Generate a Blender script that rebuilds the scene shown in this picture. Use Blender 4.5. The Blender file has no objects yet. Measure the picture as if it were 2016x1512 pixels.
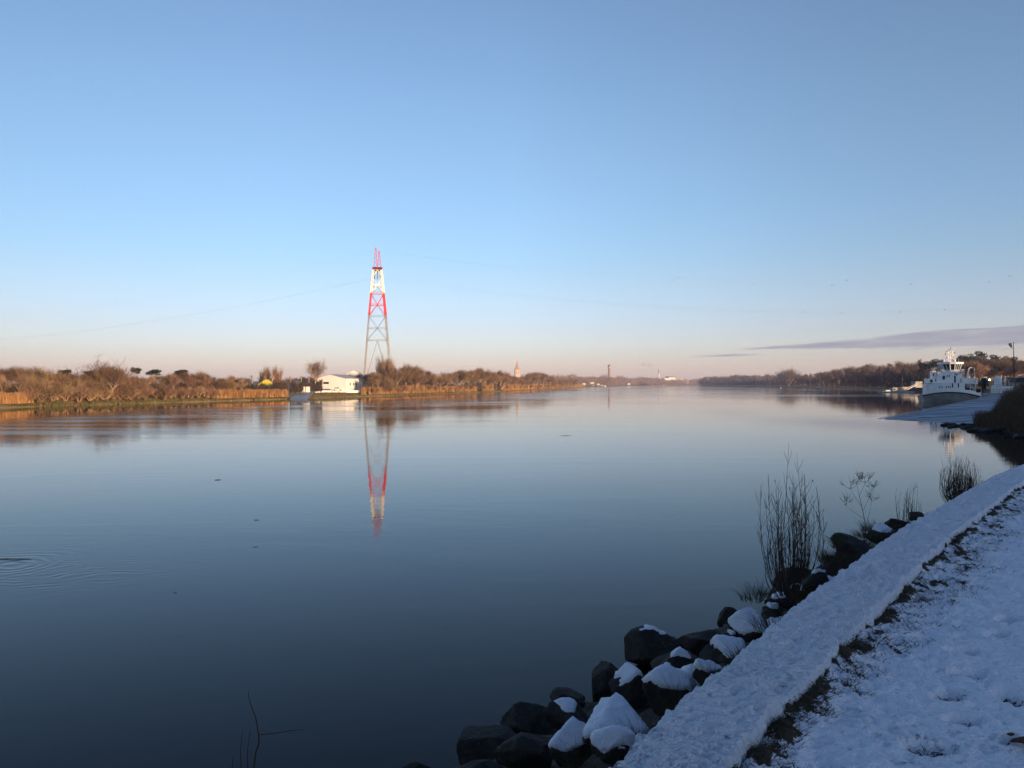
import bpy, bmesh, math, random
import numpy as np
from mathutils import Vector, Matrix, noise as mn
R = math.radians
scn = bpy.context.scene
C = scn.collection
random.seed(7)

# ------------------------------------------------------------------ camera
EYE = 5.5            # metres above the water
F = 1550.0           # focal length in pixels of the 2016 px wide photograph
cam = bpy.data.cameras.new('camera')
cam.sensor_width = 36.0
cam.lens = F / 2016 * 36.0
cam.clip_start = 0.05
cam.clip_end = 30000
camo = bpy.data.objects.new('camera', cam)
camo.location = (0, 0, EYE)
camo.rotation_euler = (R(90), 0, 0)
C.objects.link(camo)
scn.camera = camo

# ------------------------------------------------------------------ sky, sun, exposure
SUN_EL, SUN_AZ = 5.0, 128.0          # azimuth clockwise from +Y
w = bpy.data.worlds.new('World')
scn.world = w
w.use_nodes = True
wt = w.node_tree
wt.nodes.clear()
WN = lambda t, **k: _mk(wt, t, **k)
def _mk(tree, t, **k):
    n = tree.nodes.new(t)
    for a, b in k.items():
        setattr(n, a, b)
    return n
sky = WN('ShaderNodeTexSky', sky_type='NISHITA', sun_disc=False, sun_elevation=R(SUN_EL), sun_rotation=R(SUN_AZ),
         altitude=0.0, air_density=1.0, dust_density=0.6, ozone_density=2.0)
bg = WN('ShaderNodeBackground')
bg.inputs['Strength'].default_value = 0.15
wo = WN('ShaderNodeOutputWorld')
wt.links.new(bg.outputs[0], wo.inputs[0])
# the air low over the horizon away from the sun is pinker than the sky model gives; thin cirrus streak on the right
tc = WN('ShaderNodeTexCoord')
sep = WN('ShaderNodeSeparateXYZ')
wt.links.new(tc.outputs['Generated'], sep.inputs[0])
def wmath(op, a, b=None, clamp=False):
    n = WN('ShaderNodeMath', operation=op, use_clamp=clamp)
    for i, v in enumerate((a, b)):
        if v is None: continue
        if isinstance(v, (int, float)): n.inputs[i].default_value = v
        else: wt.links.new(v, n.inputs[i])
    return n.outputs[0]
def ramp(tree, fac, stops, interp='LINEAR'):
    n = tree.nodes.new('ShaderNodeValToRGB')
    n.color_ramp.interpolation = interp
    e = n.color_ramp.elements
    while len(e) > 1: e.remove(e[-1])
    e[0].position = stops[0][0]; e[0].color = (*stops[0][1], 1)
    for p, c in stops[1:]:
        x = e.new(p); x.color = (*c, 1)
    tree.links.new(fac, n.inputs[0])
    return n.outputs[0]
el = wmath('MULTIPLY', wmath('ARCSINE', sep.outputs['Z']), 180 / math.pi / 90, True)   # 0..1 = 0..90 degrees
SKY_TINT = [(0.0, (0.4925, 0.5027, 1.0054)), (0.0127, (0.4678, 0.4925, 1.0054)), (0.0229, (0.435, 0.4678, 0.9028)), (0.0311, (0.4391, 0.4637, 0.8208)), (0.0433, (0.4309, 0.4391, 0.7284)), (0.0595, (0.4309, 0.4371, 0.6566)), (0.0797, (0.4268, 0.4371, 0.5951)), (0.1, (0.4104, 0.4432, 0.5786)), (0.14, (0.4186, 0.4555, 0.5704)), (0.178, (0.4412, 0.4617, 0.5499)), (0.215, (0.4432, 0.4637, 0.5397)), (0.285, (0.4391, 0.4412, 0.513)), (0.36, (0.3078, 0.3283, 0.4104)), (0.6, (0.2257, 0.2503, 0.3447)), (1.0, (0.2155, 0.236, 0.3324))]
tint = ramp(wt, el, SKY_TINT)
mx = WN('ShaderNodeMix', data_type='RGBA', blend_type='MULTIPLY')
mx.inputs[0].default_value = 1.0
# the opposite-sun sky evens out towards the sides
side = ramp(wt, wmath('ADD', wmath('MULTIPLY', sep.outputs['X'], .5), .5), [(p, (v, v, v)) for p, v in ((0.0, .70), (.225, .72), (.36, .89), (.5, 1.0), (.62, .97), (.76, .84), (1.0, .66))])
sc_ = WN('ShaderNodeVectorMath', operation='SCALE'); sc_.inputs['Scale'].default_value = 1.5
wt.links.new(side, sc_.inputs[0])
mt_ = WN('ShaderNodeMix', data_type='RGBA', blend_type='MULTIPLY'); mt_.inputs[0].default_value = 1.0
wt.links.new(tint, mt_.inputs[6]); wt.links.new(sc_.outputs[0], mt_.inputs[7])
wt.links.new(sky.outputs[0], mx.inputs[6]); wt.links.new(mt_.outputs[2], mx.inputs[7])
# thin cirrus streaks low in the sky, in world directions (azimuth east of north, elevation)
cu = wmath('DIVIDE', sep.outputs['X'], wmath('MAXIMUM', sep.outputs['Y'], .02))
cv = wmath('DIVIDE', sep.outputs['Z'], wmath('MAXIMUM', sep.outputs['Y'], .02))
cmb = WN('ShaderNodeCombineXYZ')
wt.links.new(wmath('MULTIPLY', cu, 7.0), cmb.inputs[0]); wt.links.new(wmath('SUBTRACT', wmath('MULTIPLY', cv, 95.0), wmath('MULTIPLY', cu, 5.5)), cmb.inputs[1])
cn = WN('ShaderNodeTexNoise'); cn.inputs['Scale'].default_value = 1.0; cn.inputs['Detail'].default_value = 6; cn.inputs['Roughness'].default_value = .6
wt.links.new(cmb.outputs[0], cn.inputs['Vector'])
def streak(u0, v0, slope, h0, grow, hmax, u1=9.0):
    du = wmath('SUBTRACT', cu, u0)
    hw = wmath('MINIMUM', wmath('ADD', wmath('MULTIPLY', wmath('MAXIMUM', du, 0.0), grow), h0), hmax)
    dist = wmath('ABSOLUTE', wmath('SUBTRACT', cv, wmath('ADD', wmath('MULTIPLY', du, slope), v0)))
    q = wmath('SUBTRACT', 1.0, wmath('DIVIDE', dist, hw))
    q = wmath('ADD', q, wmath('MULTIPLY', wmath('SUBTRACT', cn.outputs[0], .5), 2.6))
    mr = WN('ShaderNodeMapRange', interpolation_type='SMOOTHSTEP'); mr.inputs[1].default_value = .02; mr.inputs[2].default_value = .45
    wt.links.new(q, mr.inputs[0])
    g0 = WN('ShaderNodeMapRange'); g0.inputs[1].default_value = -.01; g0.inputs[2].default_value = .04; wt.links.new(du, g0.inputs[0])
    g1 = WN('ShaderNodeMapRange'); g1.inputs[1].default_value = u1+.02; g1.inputs[2].default_value = u1-.02; wt.links.new(cu, g1.inputs[0])
    return wmath('MULTIPLY', wmath('MULTIPLY', mr.outputs[0], g0.outputs[0]), g1.outputs[0])
cm = wmath('MAXIMUM', wmath('MAXIMUM', streak(.29, .0440, .045, .0012, .042, .018), streak(.232, .0348, .035, .0016, .0, .0016, .30)), streak(.52, .066, .05, .0012, .008, .002))
cm = wmath('MULTIPLY', cm, wmath('GREATER_THAN', sep.outputs['Y'], .05))
cmix = WN('ShaderNodeMix', data_type='RGBA')
cn2 = WN('ShaderNodeTexNoise'); cn2.inputs['Scale'].default_value = 2.6; cn2.inputs['Detail'].default_value = 5
wt.links.new(cmb.outputs[0], cn2.inputs['Vector'])
wt.links.new(wmath('MULTIPLY', cm, wmath('ADD', .30, wmath('MULTIPLY', cn2.outputs[0], 1.1), True)), cmix.inputs[0]); wt.links.new(mx.outputs[2], cmix.inputs[6]); cmix.inputs[7].default_value = (.60, .67, .86, 1)
wt.links.new(cmix.outputs[2], bg.inputs['Color'])
SKYOUT, SKYBG = mx, bg

sun = bpy.data.lights.new('sun', 'SUN')
sun.energy = 3.0
sun.angle = R(0.5)
sun.color = (0.90, 0.60, 0.35)
suno = bpy.data.objects.new('sun', sun)
sd = Vector((math.sin(R(SUN_AZ)) * math.cos(R(SUN_EL)), math.cos(R(SUN_AZ)) * math.cos(R(SUN_EL)), math.sin(R(SUN_EL))))
suno.rotation_euler = sd.to_track_quat('Z', 'Y').to_euler()
suno.location = sd * 100
C.objects.link(suno)
scn.view_settings.view_transform = 'Standard'
scn.view_settings.look = 'None'
scn.view_settings.gamma = 1.0
scn.view_settings.exposure = 1.7
scn.view_settings.use_curve_mapping = False
scn.cycles.max_bounces = 8
scn.cycles.volume_bounces = 1
scn.cycles.transparent_max_bounces = 16

# ------------------------------------------------------------------ helpers
def at(px, py, Y):
    return Vector(((px - 1008) / F * Y, Y, EYE - (py - 756) / F * Y))
def zpx(py, Y): return EYE - (py - 756) / F * Y
def shore(py): return F * EYE / (py - 756)
def lerp(a, b, t): return a + (b - a) * t
def interp(x, tab):
    if x <= tab[0][0]: return tab[0][1]
    for (a, b), (c, d) in zip(tab, tab[1:]):
        if x <= c: return b + (d - b) * (x - a) / (c - a)
    return tab[-1][1]
def fbm(x, y, z=0.0, o=4):
    return mn.fractal(Vector((x, y, z)), 1.0, 2.0, o)

class MB:
    def __init__(s): s.v = []; s.f = []; s.mi = []; s.cur = 0
    def add(s, vs, fs):
        b = len(s.v)
        s.v.extend([tuple(v) for v in vs])
        s.f.extend([tuple(b + i for i in f) for f in fs])
        s.mi.extend([s.cur] * len(fs))
    def box(s, c, d, rz=0.0, taper=1.0):
        x, y, z = d[0] / 2, d[1] / 2, d[2] / 2
        ca, sa = math.cos(rz), math.sin(rz)
        vs = []
        for k, (sx, sy, sz) in enumerate(((-1,-1,-1),(1,-1,-1),(1,1,-1),(-1,1,-1),(-1,-1,1),(1,-1,1),(1,1,1),(-1,1,1))):
            t = taper if sz > 0 else 1
            px, py = sx * x * t, sy * y * t
            vs.append((c[0] + px * ca - py * sa, c[1] + px * sa + py * ca, c[2] + sz * z))
        s.add(vs, ((0,3,2,1),(4,5,6,7),(0,1,5,4),(1,2,6,5),(2,3,7,6),(3,0,4,7)))
    def b2(s, x0, x1, y0, y1, z0, z1):
        s.box(((x0+x1)/2, (y0+y1)/2, (z0+z1)/2), (x1-x0, y1-y0, z1-z0))
    def tube(s, pts, rad, n=5, cap=True):
        pts = [Vector(p) for p in pts]
        if not hasattr(rad, '__len__'): rad = [rad] * len(pts)
        vs = []; fs = []
        up = None
        for i, p in enumerate(pts):
            t = (pts[min(i+1, len(pts)-1)] - pts[max(i-1, 0)])
            if t.length < 1e-9: t = Vector((0,0,1))
            t.normalize()
            if up is None:
                up = t.orthogonal().normalized()
            else:
                up = up - t * up.dot(t)
                up = up.normalized() if up.length > 1e-6 else t.orthogonal().normalized()
            w_ = t.cross(up)
            for k in range(n):
                a = 2 * math.pi * k / n
                vs.append(p + (up * math.cos(a) + w_ * math.sin(a)) * rad[i])
        for i in range(len(pts) - 1):
            for k in range(n):
                fs.append((i*n+k, i*n+(k+1) % n, (i+1)*n+(k+1) % n, (i+1)*n+k))
        if cap and n > 2:
            fs.append(tuple(reversed(range(n)))); fs.append(tuple((len(pts)-1)*n + k for k in range(n)))
        s.add(vs, fs)
    def lathe(s, prof, c=(0,0,0), n=16, cap=True):
        vs = []; fs = []
        for r, z in prof:
            for k in range(n):
                a = 2*math.pi*k/n
                vs.append((c[0]+r*math.cos(a), c[1]+r*math.sin(a), c[2]+z))
        for i in range(len(prof)-1):
            for k in range(n):
                fs.append((i*n+k, i*n+(k+1) % n, (i+1)*n+(k+1) % n, (i+1)*n+k))
        if cap:
            fs.append(tuple(reversed(range(n)))); fs.append(tuple((len(prof)-1)*n+k for k in range(n)))
        s.add(vs, fs)
    def prism(s, poly, y0, y1):
        """polygon in x,z extruded along y"""
        n = len(poly)
        vs = [(x, y0, z) for x, z in poly] + [(x, y1, z) for x, z in poly]
        fs = [tuple(range(n)), tuple(reversed(range(n, 2*n)))]
        for i in range(n):
            j = (i+1) % n
            fs.append((j, i, n+i, n+j))
        s.add(vs, fs)
    def blade(s, p, d, L, w_, bend=None, seg=1, side=None):
        """a thin tapering strip"""
        d = Vector(d).normalized()
        if side is None:
            side = d.cross(Vector((random.uniform(-1,1), random.uniform(-1,1), random.uniform(-.3,.3))))
            side = side.normalized() if side.length > 1e-5 else Vector((1,0,0))
        vs = []; fs = []
        q = Vector(p)
        for i in range(seg + 1):
            t = i / seg
            ww = w_ * (1 - t * .85) / 2
            vs += [q - side*ww, q + side*ww]
            if i < seg:
                q = q + d * (L/seg)
                if bend is not None: d = (d + bend).normalized()
        for i in range(seg):
            fs.append((2*i, 2*i+1, 2*i+3, 2*i+2))
        s.add(vs, fs)
    def mesh(s, name, mats, smooth=False):
        me = bpy.data.meshes.new(name)
        me.from_pydata(s.v, [], s.f)
        if not isinstance(mats, (list, tuple)): mats = [mats]
        for m in mats: me.materials.append(m)
        if len(mats) > 1: me.polygons.foreach_set('material_index', s.mi)
        if smooth: me.polygons.foreach_set('use_smooth', [True]*len(s.f))
        me.update()
        return me
    def build(s, name, mats, parent=None, smooth=False):
        return put(name, s.mesh(name, mats, smooth), parent)
def put(name, me, parent=None):
    o = bpy.data.objects.new(name, me)
    C.objects.link(o)
    if parent is not None: o.parent = parent
    return o
def tag(o, label=None, cat=None, group=None, kind=None):
    if label: o['label'] = label
    if cat: o['category'] = cat
    if group: o['group'] = group
    if kind: o['kind'] = kind
    return o
def empty(name, loc=(0,0,0), rz=0.0, **k):
    o = bpy.data.objects.new(name, None)
    o.empty_display_size = .3
    o.location = loc; o.rotation_euler = (0, 0, rz)
    C.objects.link(o)
    return tag(o, **k)
def copy_tree(o, parent=None):
    c = o.copy(); C.objects.link(c)
    if parent is not None: c.parent = parent
    for ch in KIDS.get(o.name, []):
        copy_tree(ch, c)
    return c
KIDS = {}
def index_kids(o):
    KIDS[o.name] = list(o.children)
    for c in o.children: index_kids(c)

# ------------------------------------------------------------------ materials
def mat(name, col, rough=.8, metal=0.0, spec=.3, var=.0, vscale=3.0, bump=0.0, bscale=20.0, col2=None, rnd=0.0, trans=0.0, emit=None, coord='Object'):
    m = bpy.data.materials.new(name)
    m.use_nodes = True
    t = m.node_tree
    p = t.nodes['Principled BSDF']
    p.inputs['Roughness'].default_value = rough
    p.inputs['Metallic'].default_value = metal
    p.inputs['Specular IOR Level'].default_value = spec
    p.inputs['Base Color'].default_value = (*col, 1)
    out = None
    if var > 0 or col2 is not None:
        tcn = t.nodes.new('ShaderNodeTexCoord')
        nz = t.nodes.new('ShaderNodeTexNoise'); nz.inputs['Scale'].default_value = vscale; nz.inputs['Detail'].default_value = 5
        t.links.new(tcn.outputs[coord], nz.inputs['Vector'])
        c2 = col2 if col2 is not None else tuple(c*(1-var) for c in col)
        c1 = col if col2 is not None else tuple(min(1, c*(1+var*.6)) for c in col)
        out = ramp(t, nz.outputs[0], [(.35, c2), (.65, c1)])
    if rnd > 0:
        oi = t.nodes.new('ShaderNodeObjectInfo')
        hs = t.nodes.new('ShaderNodeHueSaturation')
        ma = t.nodes.new('ShaderNodeMapRange'); ma.inputs[3].default_value = 1-rnd; ma.inputs[4].default_value = 1+rnd
        t.links.new(oi.outputs['Random'], ma.inputs[0])
        t.links.new(ma.outputs[0], hs.inputs['Value'])
        mb = t.nodes.new('ShaderNodeMath'); mb.operation = 'MULTIPLY'; mb.inputs[1].default_value = 7.31
        fr = t.nodes.new('ShaderNodeMath'); fr.operation = 'FRACT'
        mc = t.nodes.new('ShaderNodeMapRange'); mc.inputs[3].default_value = .5-rnd*.05; mc.inputs[4].default_value = .5+rnd*.035
        t.links.new(oi.outputs['Random'], mb.inputs[0]); t.links.new(mb.outputs[0], fr.inputs[0]); t.links.new(fr.outputs[0], mc.inputs[0])
        t.links.new(mc.outputs[0], hs.inputs['Hue'])
        if out is not None: t.links.new(out, hs.inputs['Color'])
        else: hs.inputs['Color'].default_value = (*col, 1)
        out = hs.outputs[0]
    if out is not None: t.links.new(out, p.inputs['Base Color'])
    if bump > 0:
        tcn = t.nodes.new('ShaderNodeTexCoord')
        nz = t.nodes.new('ShaderNodeTexNoise'); nz.inputs['Scale'].default_value = bscale; nz.inputs['Detail'].default_value = 6
        t.links.new(tcn.outputs[coord], nz.inputs['Vector'])
        b = t.nodes.new('ShaderNodeBump'); b.inputs['Strength'].default_value = 1.0; b.inputs['Distance'].default_value = bump
        t.links.new(nz.outputs[0], b.inputs['Height']); t.links.new(b.outputs[0], p.inputs['Normal'])
    if emit:
        p.inputs['Emission Color'].default_value = (*emit[0], 1); p.inputs['Emission Strength'].default_value = emit[1]
    if trans > 0:
        tr = t.nodes.new('ShaderNodeBsdfTranslucent')
        ms = t.nodes.new('ShaderNodeMixShader'); ms.inputs[0].default_value = trans
        mo = t.nodes['Material Output']
        if out is not None: t.links.new(out, tr.inputs[0])
        else: tr.inputs[0].default_value = (*col, 1)
        t.links.new(p.outputs[0], ms.inputs[1]); t.links.new(tr.outputs[0], ms.inputs[2]); t.links.new(ms.outputs[0], mo.inputs[0])
    return m
M = {}
M['bark'] = mat('bark', (.30, .22, .145), .9, var=.4, vscale=.6, rnd=.25)
M['twig'] = mat('twigs', (.26, .165, .090), .9, col2=(.14, .085, .05), vscale=.35, rnd=.38)
M['twig_pale'] = mat('pale_twigs', (.31, .20, .11), .9, col2=(.17, .11, .065), vscale=.35, rnd=.3)
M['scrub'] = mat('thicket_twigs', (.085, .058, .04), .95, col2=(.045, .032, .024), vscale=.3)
M['pine'] = mat('pine_needles', (.035, .05, .025), .9, col2=(.018, .028, .016), vscale=.6, rnd=.25)
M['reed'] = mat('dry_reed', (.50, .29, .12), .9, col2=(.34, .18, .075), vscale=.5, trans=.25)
M['reed_shaded'] = mat('dry_reed_shaded', (.20, .13, .065), .9, col2=(.09, .055, .03), vscale=2.0, trans=.2)  # darker copy of the sunlit reed; shade put into the colour
M['grass_far'] = mat('bank_grass', (.13, .12, .045), .95, col2=(.20, .15, .07), vscale=.12, bump=.15, bscale=1.2)
M['bank_tuft'] = mat('bank_tuft_grass', (.085, .085, .025), .95, col2=(.17, .12, .05), vscale=.2)
M['stone_pale'] = mat('pale_stone', (.26, .22, .17), .9, var=.3, vscale=1.5, bump=.05, bscale=4)
M['mud'] = mat('mud', (.10, .08, .06), .8, var=.3, vscale=.5)
M['woods_far'] = mat('far_woods_bark', (.24, .155, .12), .95, col2=(.13, .09, .075), vscale=.02, coord='Object')
M['white_wall'] = mat('white_painted_wall', (.80, .77, .70), .7, var=.06, vscale=.4)
M['white_paint'] = mat('white_ship_paint', (.78, .80, .80), .45, var=.07, vscale=.9)
M['roof_grey'] = mat('grey_roof_sheet', (.36, .35, .36), .6, var=.15)
M['yellow_roof'] = mat('yellow_roof', (.80, .62, .07), .6, var=.1)
M['glass_dark'] = mat('dark_glass', (.015, .018, .022), .08, spec=.6)
M['grey_hull'] = mat('grey_hull_paint', (.27, .26, .24), .5, var=.25, vscale=.6)
M['dark_rubber'] = mat('dark_rubber', (.03, .03, .035), .7)
M['steel'] = mat('galvanised_steel', (.30, .29, .27), .55, metal=.3, var=.15)
M['red_paint'] = mat('red_paint', (.62, .045, .045), .5, var=.1)
M['white_band'] = mat('white_band_paint', (.85, .80, .72), .5, var=.05)
M['wood_old'] = mat('weathered_timber', (.26, .15, .09), .9, var=.4, vscale=2)
M['brick'] = mat('old_brick', (.30, .18, .13), .9, var=.3, vscale=.3)
M['church_stone'] = mat('limestone', (.62, .46, .33), .9, var=.15, vscale=.3)
M['slate'] = mat('slate_roof', (.17, .12, .12), .7, var=.2)
M['tile_roof'] = mat('tile_roof', (.34, .15, .09), .9, var=.2)
M['concrete'] = mat('concrete', (.38, .36, .33), .85, var=.25, vscale=.5, bump=.02, bscale=4)
M['cable'] = mat('cable_metal', (.12, .12, .13), .5, metal=.4)
M['marker'] = mat('marker_ball_red', (.35, .08, .06), .6)
M['yellow_machine'] = mat('yellow_machine_paint', (.60, .30, .03), .6, var=.3)
M['black_metal'] = mat('black_metal', (.02, .02, .022), .6)
M['stem'] = mat('bare_stem', (.058, .038, .026), .9, var=.3, vscale=4)
M['dead_grass'] = mat('dead_grass', (.10, .078, .045), .95, col2=(.035, .035, .015), vscale=3, trans=.15)
M['umbel'] = mat('dry_umbel', (.16, .14, .11), .9)
M['leaf'] = mat('brown_leaf', (.12, .05, .025), .8, var=.3)
M['lamp'] = mat('lamp_glow', (1, .8, .4), .5, emit=((1, .72, .25), 14))

def snow_mat(name, lump=.006, scale=60, base=(.80, .84, .90), ground=None):
    m = bpy.data.materials.new(name); m.use_nodes = True
    t = m.node_tree; p = t.nodes['Principled BSDF']
    p.inputs['Base Color'].default_value = (*base, 1)
    p.inputs['Roughness'].default_value = .65
    p.inputs['Specular IOR Level'].default_value = .25
    tcn = t.nodes.new('ShaderNodeTexCoord')
    n1 = t.nodes.new('ShaderNodeTexNoise'); n1.inputs['Scale'].default_value = scale; n1.inputs['Detail'].default_value = 4; n1.inputs['Roughness'].default_value = .6
    t.links.new(tcn.outputs['Object'], n1.inputs['Vector'])
    b = t.nodes.new('ShaderNodeBump'); b.inputs['Distance'].default_value = lump
    t.links.new(n1.outputs[0], b.inputs['Height']); t.links.new(b.outputs[0], p.inputs['Normal'])
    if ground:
        at_ = t.nodes.new('ShaderNodeAttribute'); at_.attribute_name = 'bare'  # bare ground; on the path it also carries the footprints' painted shade
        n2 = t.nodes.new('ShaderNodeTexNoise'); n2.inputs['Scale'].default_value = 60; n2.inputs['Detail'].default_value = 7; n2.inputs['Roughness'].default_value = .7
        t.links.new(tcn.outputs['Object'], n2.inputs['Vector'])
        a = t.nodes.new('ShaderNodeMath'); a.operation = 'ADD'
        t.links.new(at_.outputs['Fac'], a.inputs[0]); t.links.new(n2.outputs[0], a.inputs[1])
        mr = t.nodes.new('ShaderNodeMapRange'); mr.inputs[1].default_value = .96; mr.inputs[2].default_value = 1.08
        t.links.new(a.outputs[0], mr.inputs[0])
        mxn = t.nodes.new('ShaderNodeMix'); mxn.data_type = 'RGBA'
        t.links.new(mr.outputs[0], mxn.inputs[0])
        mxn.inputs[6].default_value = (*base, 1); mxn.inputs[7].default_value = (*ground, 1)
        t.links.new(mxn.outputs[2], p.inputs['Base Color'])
    return m
M['snow'] = snow_mat('snow', .03, 60)
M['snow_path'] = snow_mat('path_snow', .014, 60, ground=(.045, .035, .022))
M['snow_cap'] = snow_mat('rock_snow', .012, 55)
M['snow_far'] = snow_mat('distant_snow', .05, 3, base=(.72, .76, .82), ground=(.07, .055, .035))

def rock_mat():
    m = bpy.data.materials.new('dark_rock'); m.use_nodes = True
    t = m.node_tree; p = t.nodes['Principled BSDF']
    p.inputs['Roughness'].default_value = .8; p.inputs['Specular IOR Level'].default_value = .35
    tcn = t.nodes.new('ShaderNodeTexCoord'); gm = t.nodes.new('ShaderNodeNewGeometry')
    n = t.nodes.new('ShaderNodeTexNoise'); n.inputs['Scale'].default_value = 5; n.inputs['Detail'].default_value = 8; n.inputs['Roughness'].default_value = .65
    t.links.new(gm.outputs['Position'], n.inputs['Vector'])
    c = ramp(t, n.outputs[0], [(.3, (.012, .011, .010)), (.55, (.035, .030, .025)), (.75, (.07, .058, .045))])
    v = t.nodes.new('ShaderNodeTexVoronoi'); v.inputs['Scale'].default_value = 9
    t.links.new(gm.outputs['Position'], v.inputs['Vector'])
    li = t.nodes.new('ShaderNodeMapRange'); li.inputs[1].default_value = .26; li.inputs[2].default_value = .16; li.inputs[3].default_value = 0; li.inputs[4].default_value = 1
    t.links.new(v.outputs['Distance'], li.inputs[0])
    n3 = t.nodes.new('ShaderNodeTexNoise'); n3.inputs['Scale'].default_value = 2.2
    t.links.new(gm.outputs['Position'], n3.inputs['Vector'])
    l2 = t.nodes.new('ShaderNodeMapRange'); l2.inputs[1].default_value = .5; l2.inputs[2].default_value = .62; l2.inputs[4].default_value = .55
    t.links.new(n3.outputs[0], l2.inputs[0])
    mm = t.nodes.new('ShaderNodeMath'); mm.operation = 'MULTIPLY'
    t.links.new(li.outputs[0], mm.inputs[0]); t.links.new(l2.outputs[0], mm.inputs[1])
    mxn = t.nodes.new('ShaderNodeMix'); mxn.data_type = 'RGBA'
    t.links.new(mm.outputs[0], mxn.inputs[0]); t.links.new(c, mxn.inputs[6]); mxn.inputs[7].default_value = (.11, .11, .075, 1)
    t.links.new(mxn.outputs[2], p.inputs['Base Color'])
    b = t.nodes.new('ShaderNodeBump'); b.inputs['Distance'].default_value = .05
    n4 = t.nodes.new('ShaderNodeTexNoise'); n4.inputs['Scale'].default_value = 14; n4.inputs['Detail'].default_value = 8; n4.inputs['Roughness'].default_value = .7
    t.links.new(gm.outputs['Position'], n4.inputs['Vector'])
    t.links.new(n4.outputs[0], b.inputs['Height']); t.links.new(b.outputs[0], p.inputs['Normal'])
    return m
M['rock'] = rock_mat()

# ------------------------------------------------------------------ shorelines (world metres)
# river side edge of the foreground wall
H = 1.42
WALL = [(-15.5, -27), (-6.0, -9.5), (-2.35, -2.2), (-.80, .75)] + [(x*H, y*H) for x, y in ((.267,2.05),(.762,2.80),(1.646,4.04),(3.236,6.10),(6.34,9.75))] + \
       [(14.6, 19.0), (22, 25.5), (31, 33), (40, 42.5), (47.5, 52.5), (53, 62), (57.5, 72), (59.5, 80)]
def catmull(P, step):
    P = [Vector((*p, 0)) for p in P]
    out = []
    for i in range(1, len(P)-2):
        a, b, c, d = P[i-1], P[i], P[i+1], P[i+2]
        n = max(2, int((c-b).length/step))
        for k in range(n):
            t = k/n
            out.append(.5*((2*b)+(-a+c)*t+(2*a-5*b+4*c-d)*t*t+(-a+3*b-3*c+d)*t*t*t))
    out.append(P[-2])
    return out
WC = catmull(WALL, .02)               # dense curve
WCN = np.array([(p.x, p.y) for p in WC])
WS = np.concatenate([[0], np.cumsum(np.hypot(*np.diff(WCN, axis=0).T))])
_tan = np.gradient(WCN, axis=0); 
# smooth tangents
k_ = np.ones(41)/41
_tan = np.stack([np.convolve(np.pad(_tan[:, i], 20, mode='edge'), k_, 'valid') for i in (0, 1)], 1)
_tan /= np.linalg.norm(_tan, axis=1)[:, None]
WN_ = np.stack([-_tan[:, 1], _tan[:, 0]], 1)     # left normal = towards the river
S0 = float(WS[np.argmin(np.hypot(WCN[:, 0]-H*.267, WCN[:, 1]-H*2.05))])    # s at picture bottom
def wpt(s, d):
    i = min(max(int(np.searchsorted(WS, s)), 0), len(WS)-1)
    return WCN[i, 0]+WN_[i, 0]*d, WCN[i, 1]+WN_[i, 1]*d
def wdist(x, y):
    """signed distance (river side positive) and s"""
    dd = (WCN[:, 0]-x)**2+(WCN[:, 1]-y)**2
    i = int(np.argmin(dd))
    return float((x-WCN[i, 0])*WN_[i, 0]+(y-WCN[i, 1])*WN_[i, 1]), float(WS[i])
ZP, ZW = 4.0, 4.09
def wall_w(s): return interp(s-S0, [(0, .33), (2.5, .42), (6, .43)])
def slope_z(d): return 3.72 - .68*d

LEFT = [(-420, -500), (-150, -100), (-136, 60)] + [((px-1008)/F*shore(py), shore(py)) for px, py in
        ((0, 803), (200, 797), (400, 791), (550, 786.5), (680, 782), (800, 778), (900, 774.5), (1000, 770), (1100, 764.2))] + \
       [(140, 1450), (235, 1900), (420, 2700), (800, 3450), (1500, 4200), (2600, 5000)]
RIGHT = [(60, 105), (57.6, 122)] + [(102, 170), (128, 196), (150, 225), (165, 270), (185, 330), (215, 400), (300, 560), (350, 680), (382, 852), (450, 1100), (545, 1420), (640, 1850), (711, 2240), (640, 2750), (900, 3050)]

def poly_resample(P, step):
    P = [Vector((*p, 0)) for p in P]
    out = []
    for a, b in zip(P, P[1:]):
        n = max(1, int((b-a).length/step(a)))
        for k in range(n): out.append(a.lerp(b, k/n))
    out.append(P[-1])
    for _ in range(4):
        out = [out[0]]+[(out[i-1]+out[i]*2+out[i+1])/4 for i in range(1, len(out)-1)]+[out[-1]]
    return out
def normals(P, side):
    N = []
    for i in range(len(P)):
        t = (P[min(i+2, len(P)-1)]-P[max(i-2, 0)]).normalized()
        N.append(Vector((-t.y, t.x, 0))*side)
    return N
LP = poly_resample(LEFT, lambda a: 6 if a.y < 1200 else 40); LN = normals(LP, 1)
LPa = np.array([(p.x, p.y) for p in LP])

def strip(P, N, ds, zf, wob):
    mb = MB(); n = len(ds)
    for i, (p, nn) in enumerate(zip(P, N)):
        off = wob*fbm(p.x*.03, p.y*.03)+wob*.3*fbm(p.x*.2, p.y*.2)
        for d in ds:
            q = p+nn*(d+off*(1 if d < 60 else 0))
            mb.v.append((q.x, q.y, zf(q.x, q.y, d, i)))
    for i in range(len(P)-1):
        for k in range(n-1):
            a = i*n+k
            mb.f.append((a, a+1, a+n+1, a+n)); mb.mi.append(0)
    return mb

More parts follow.
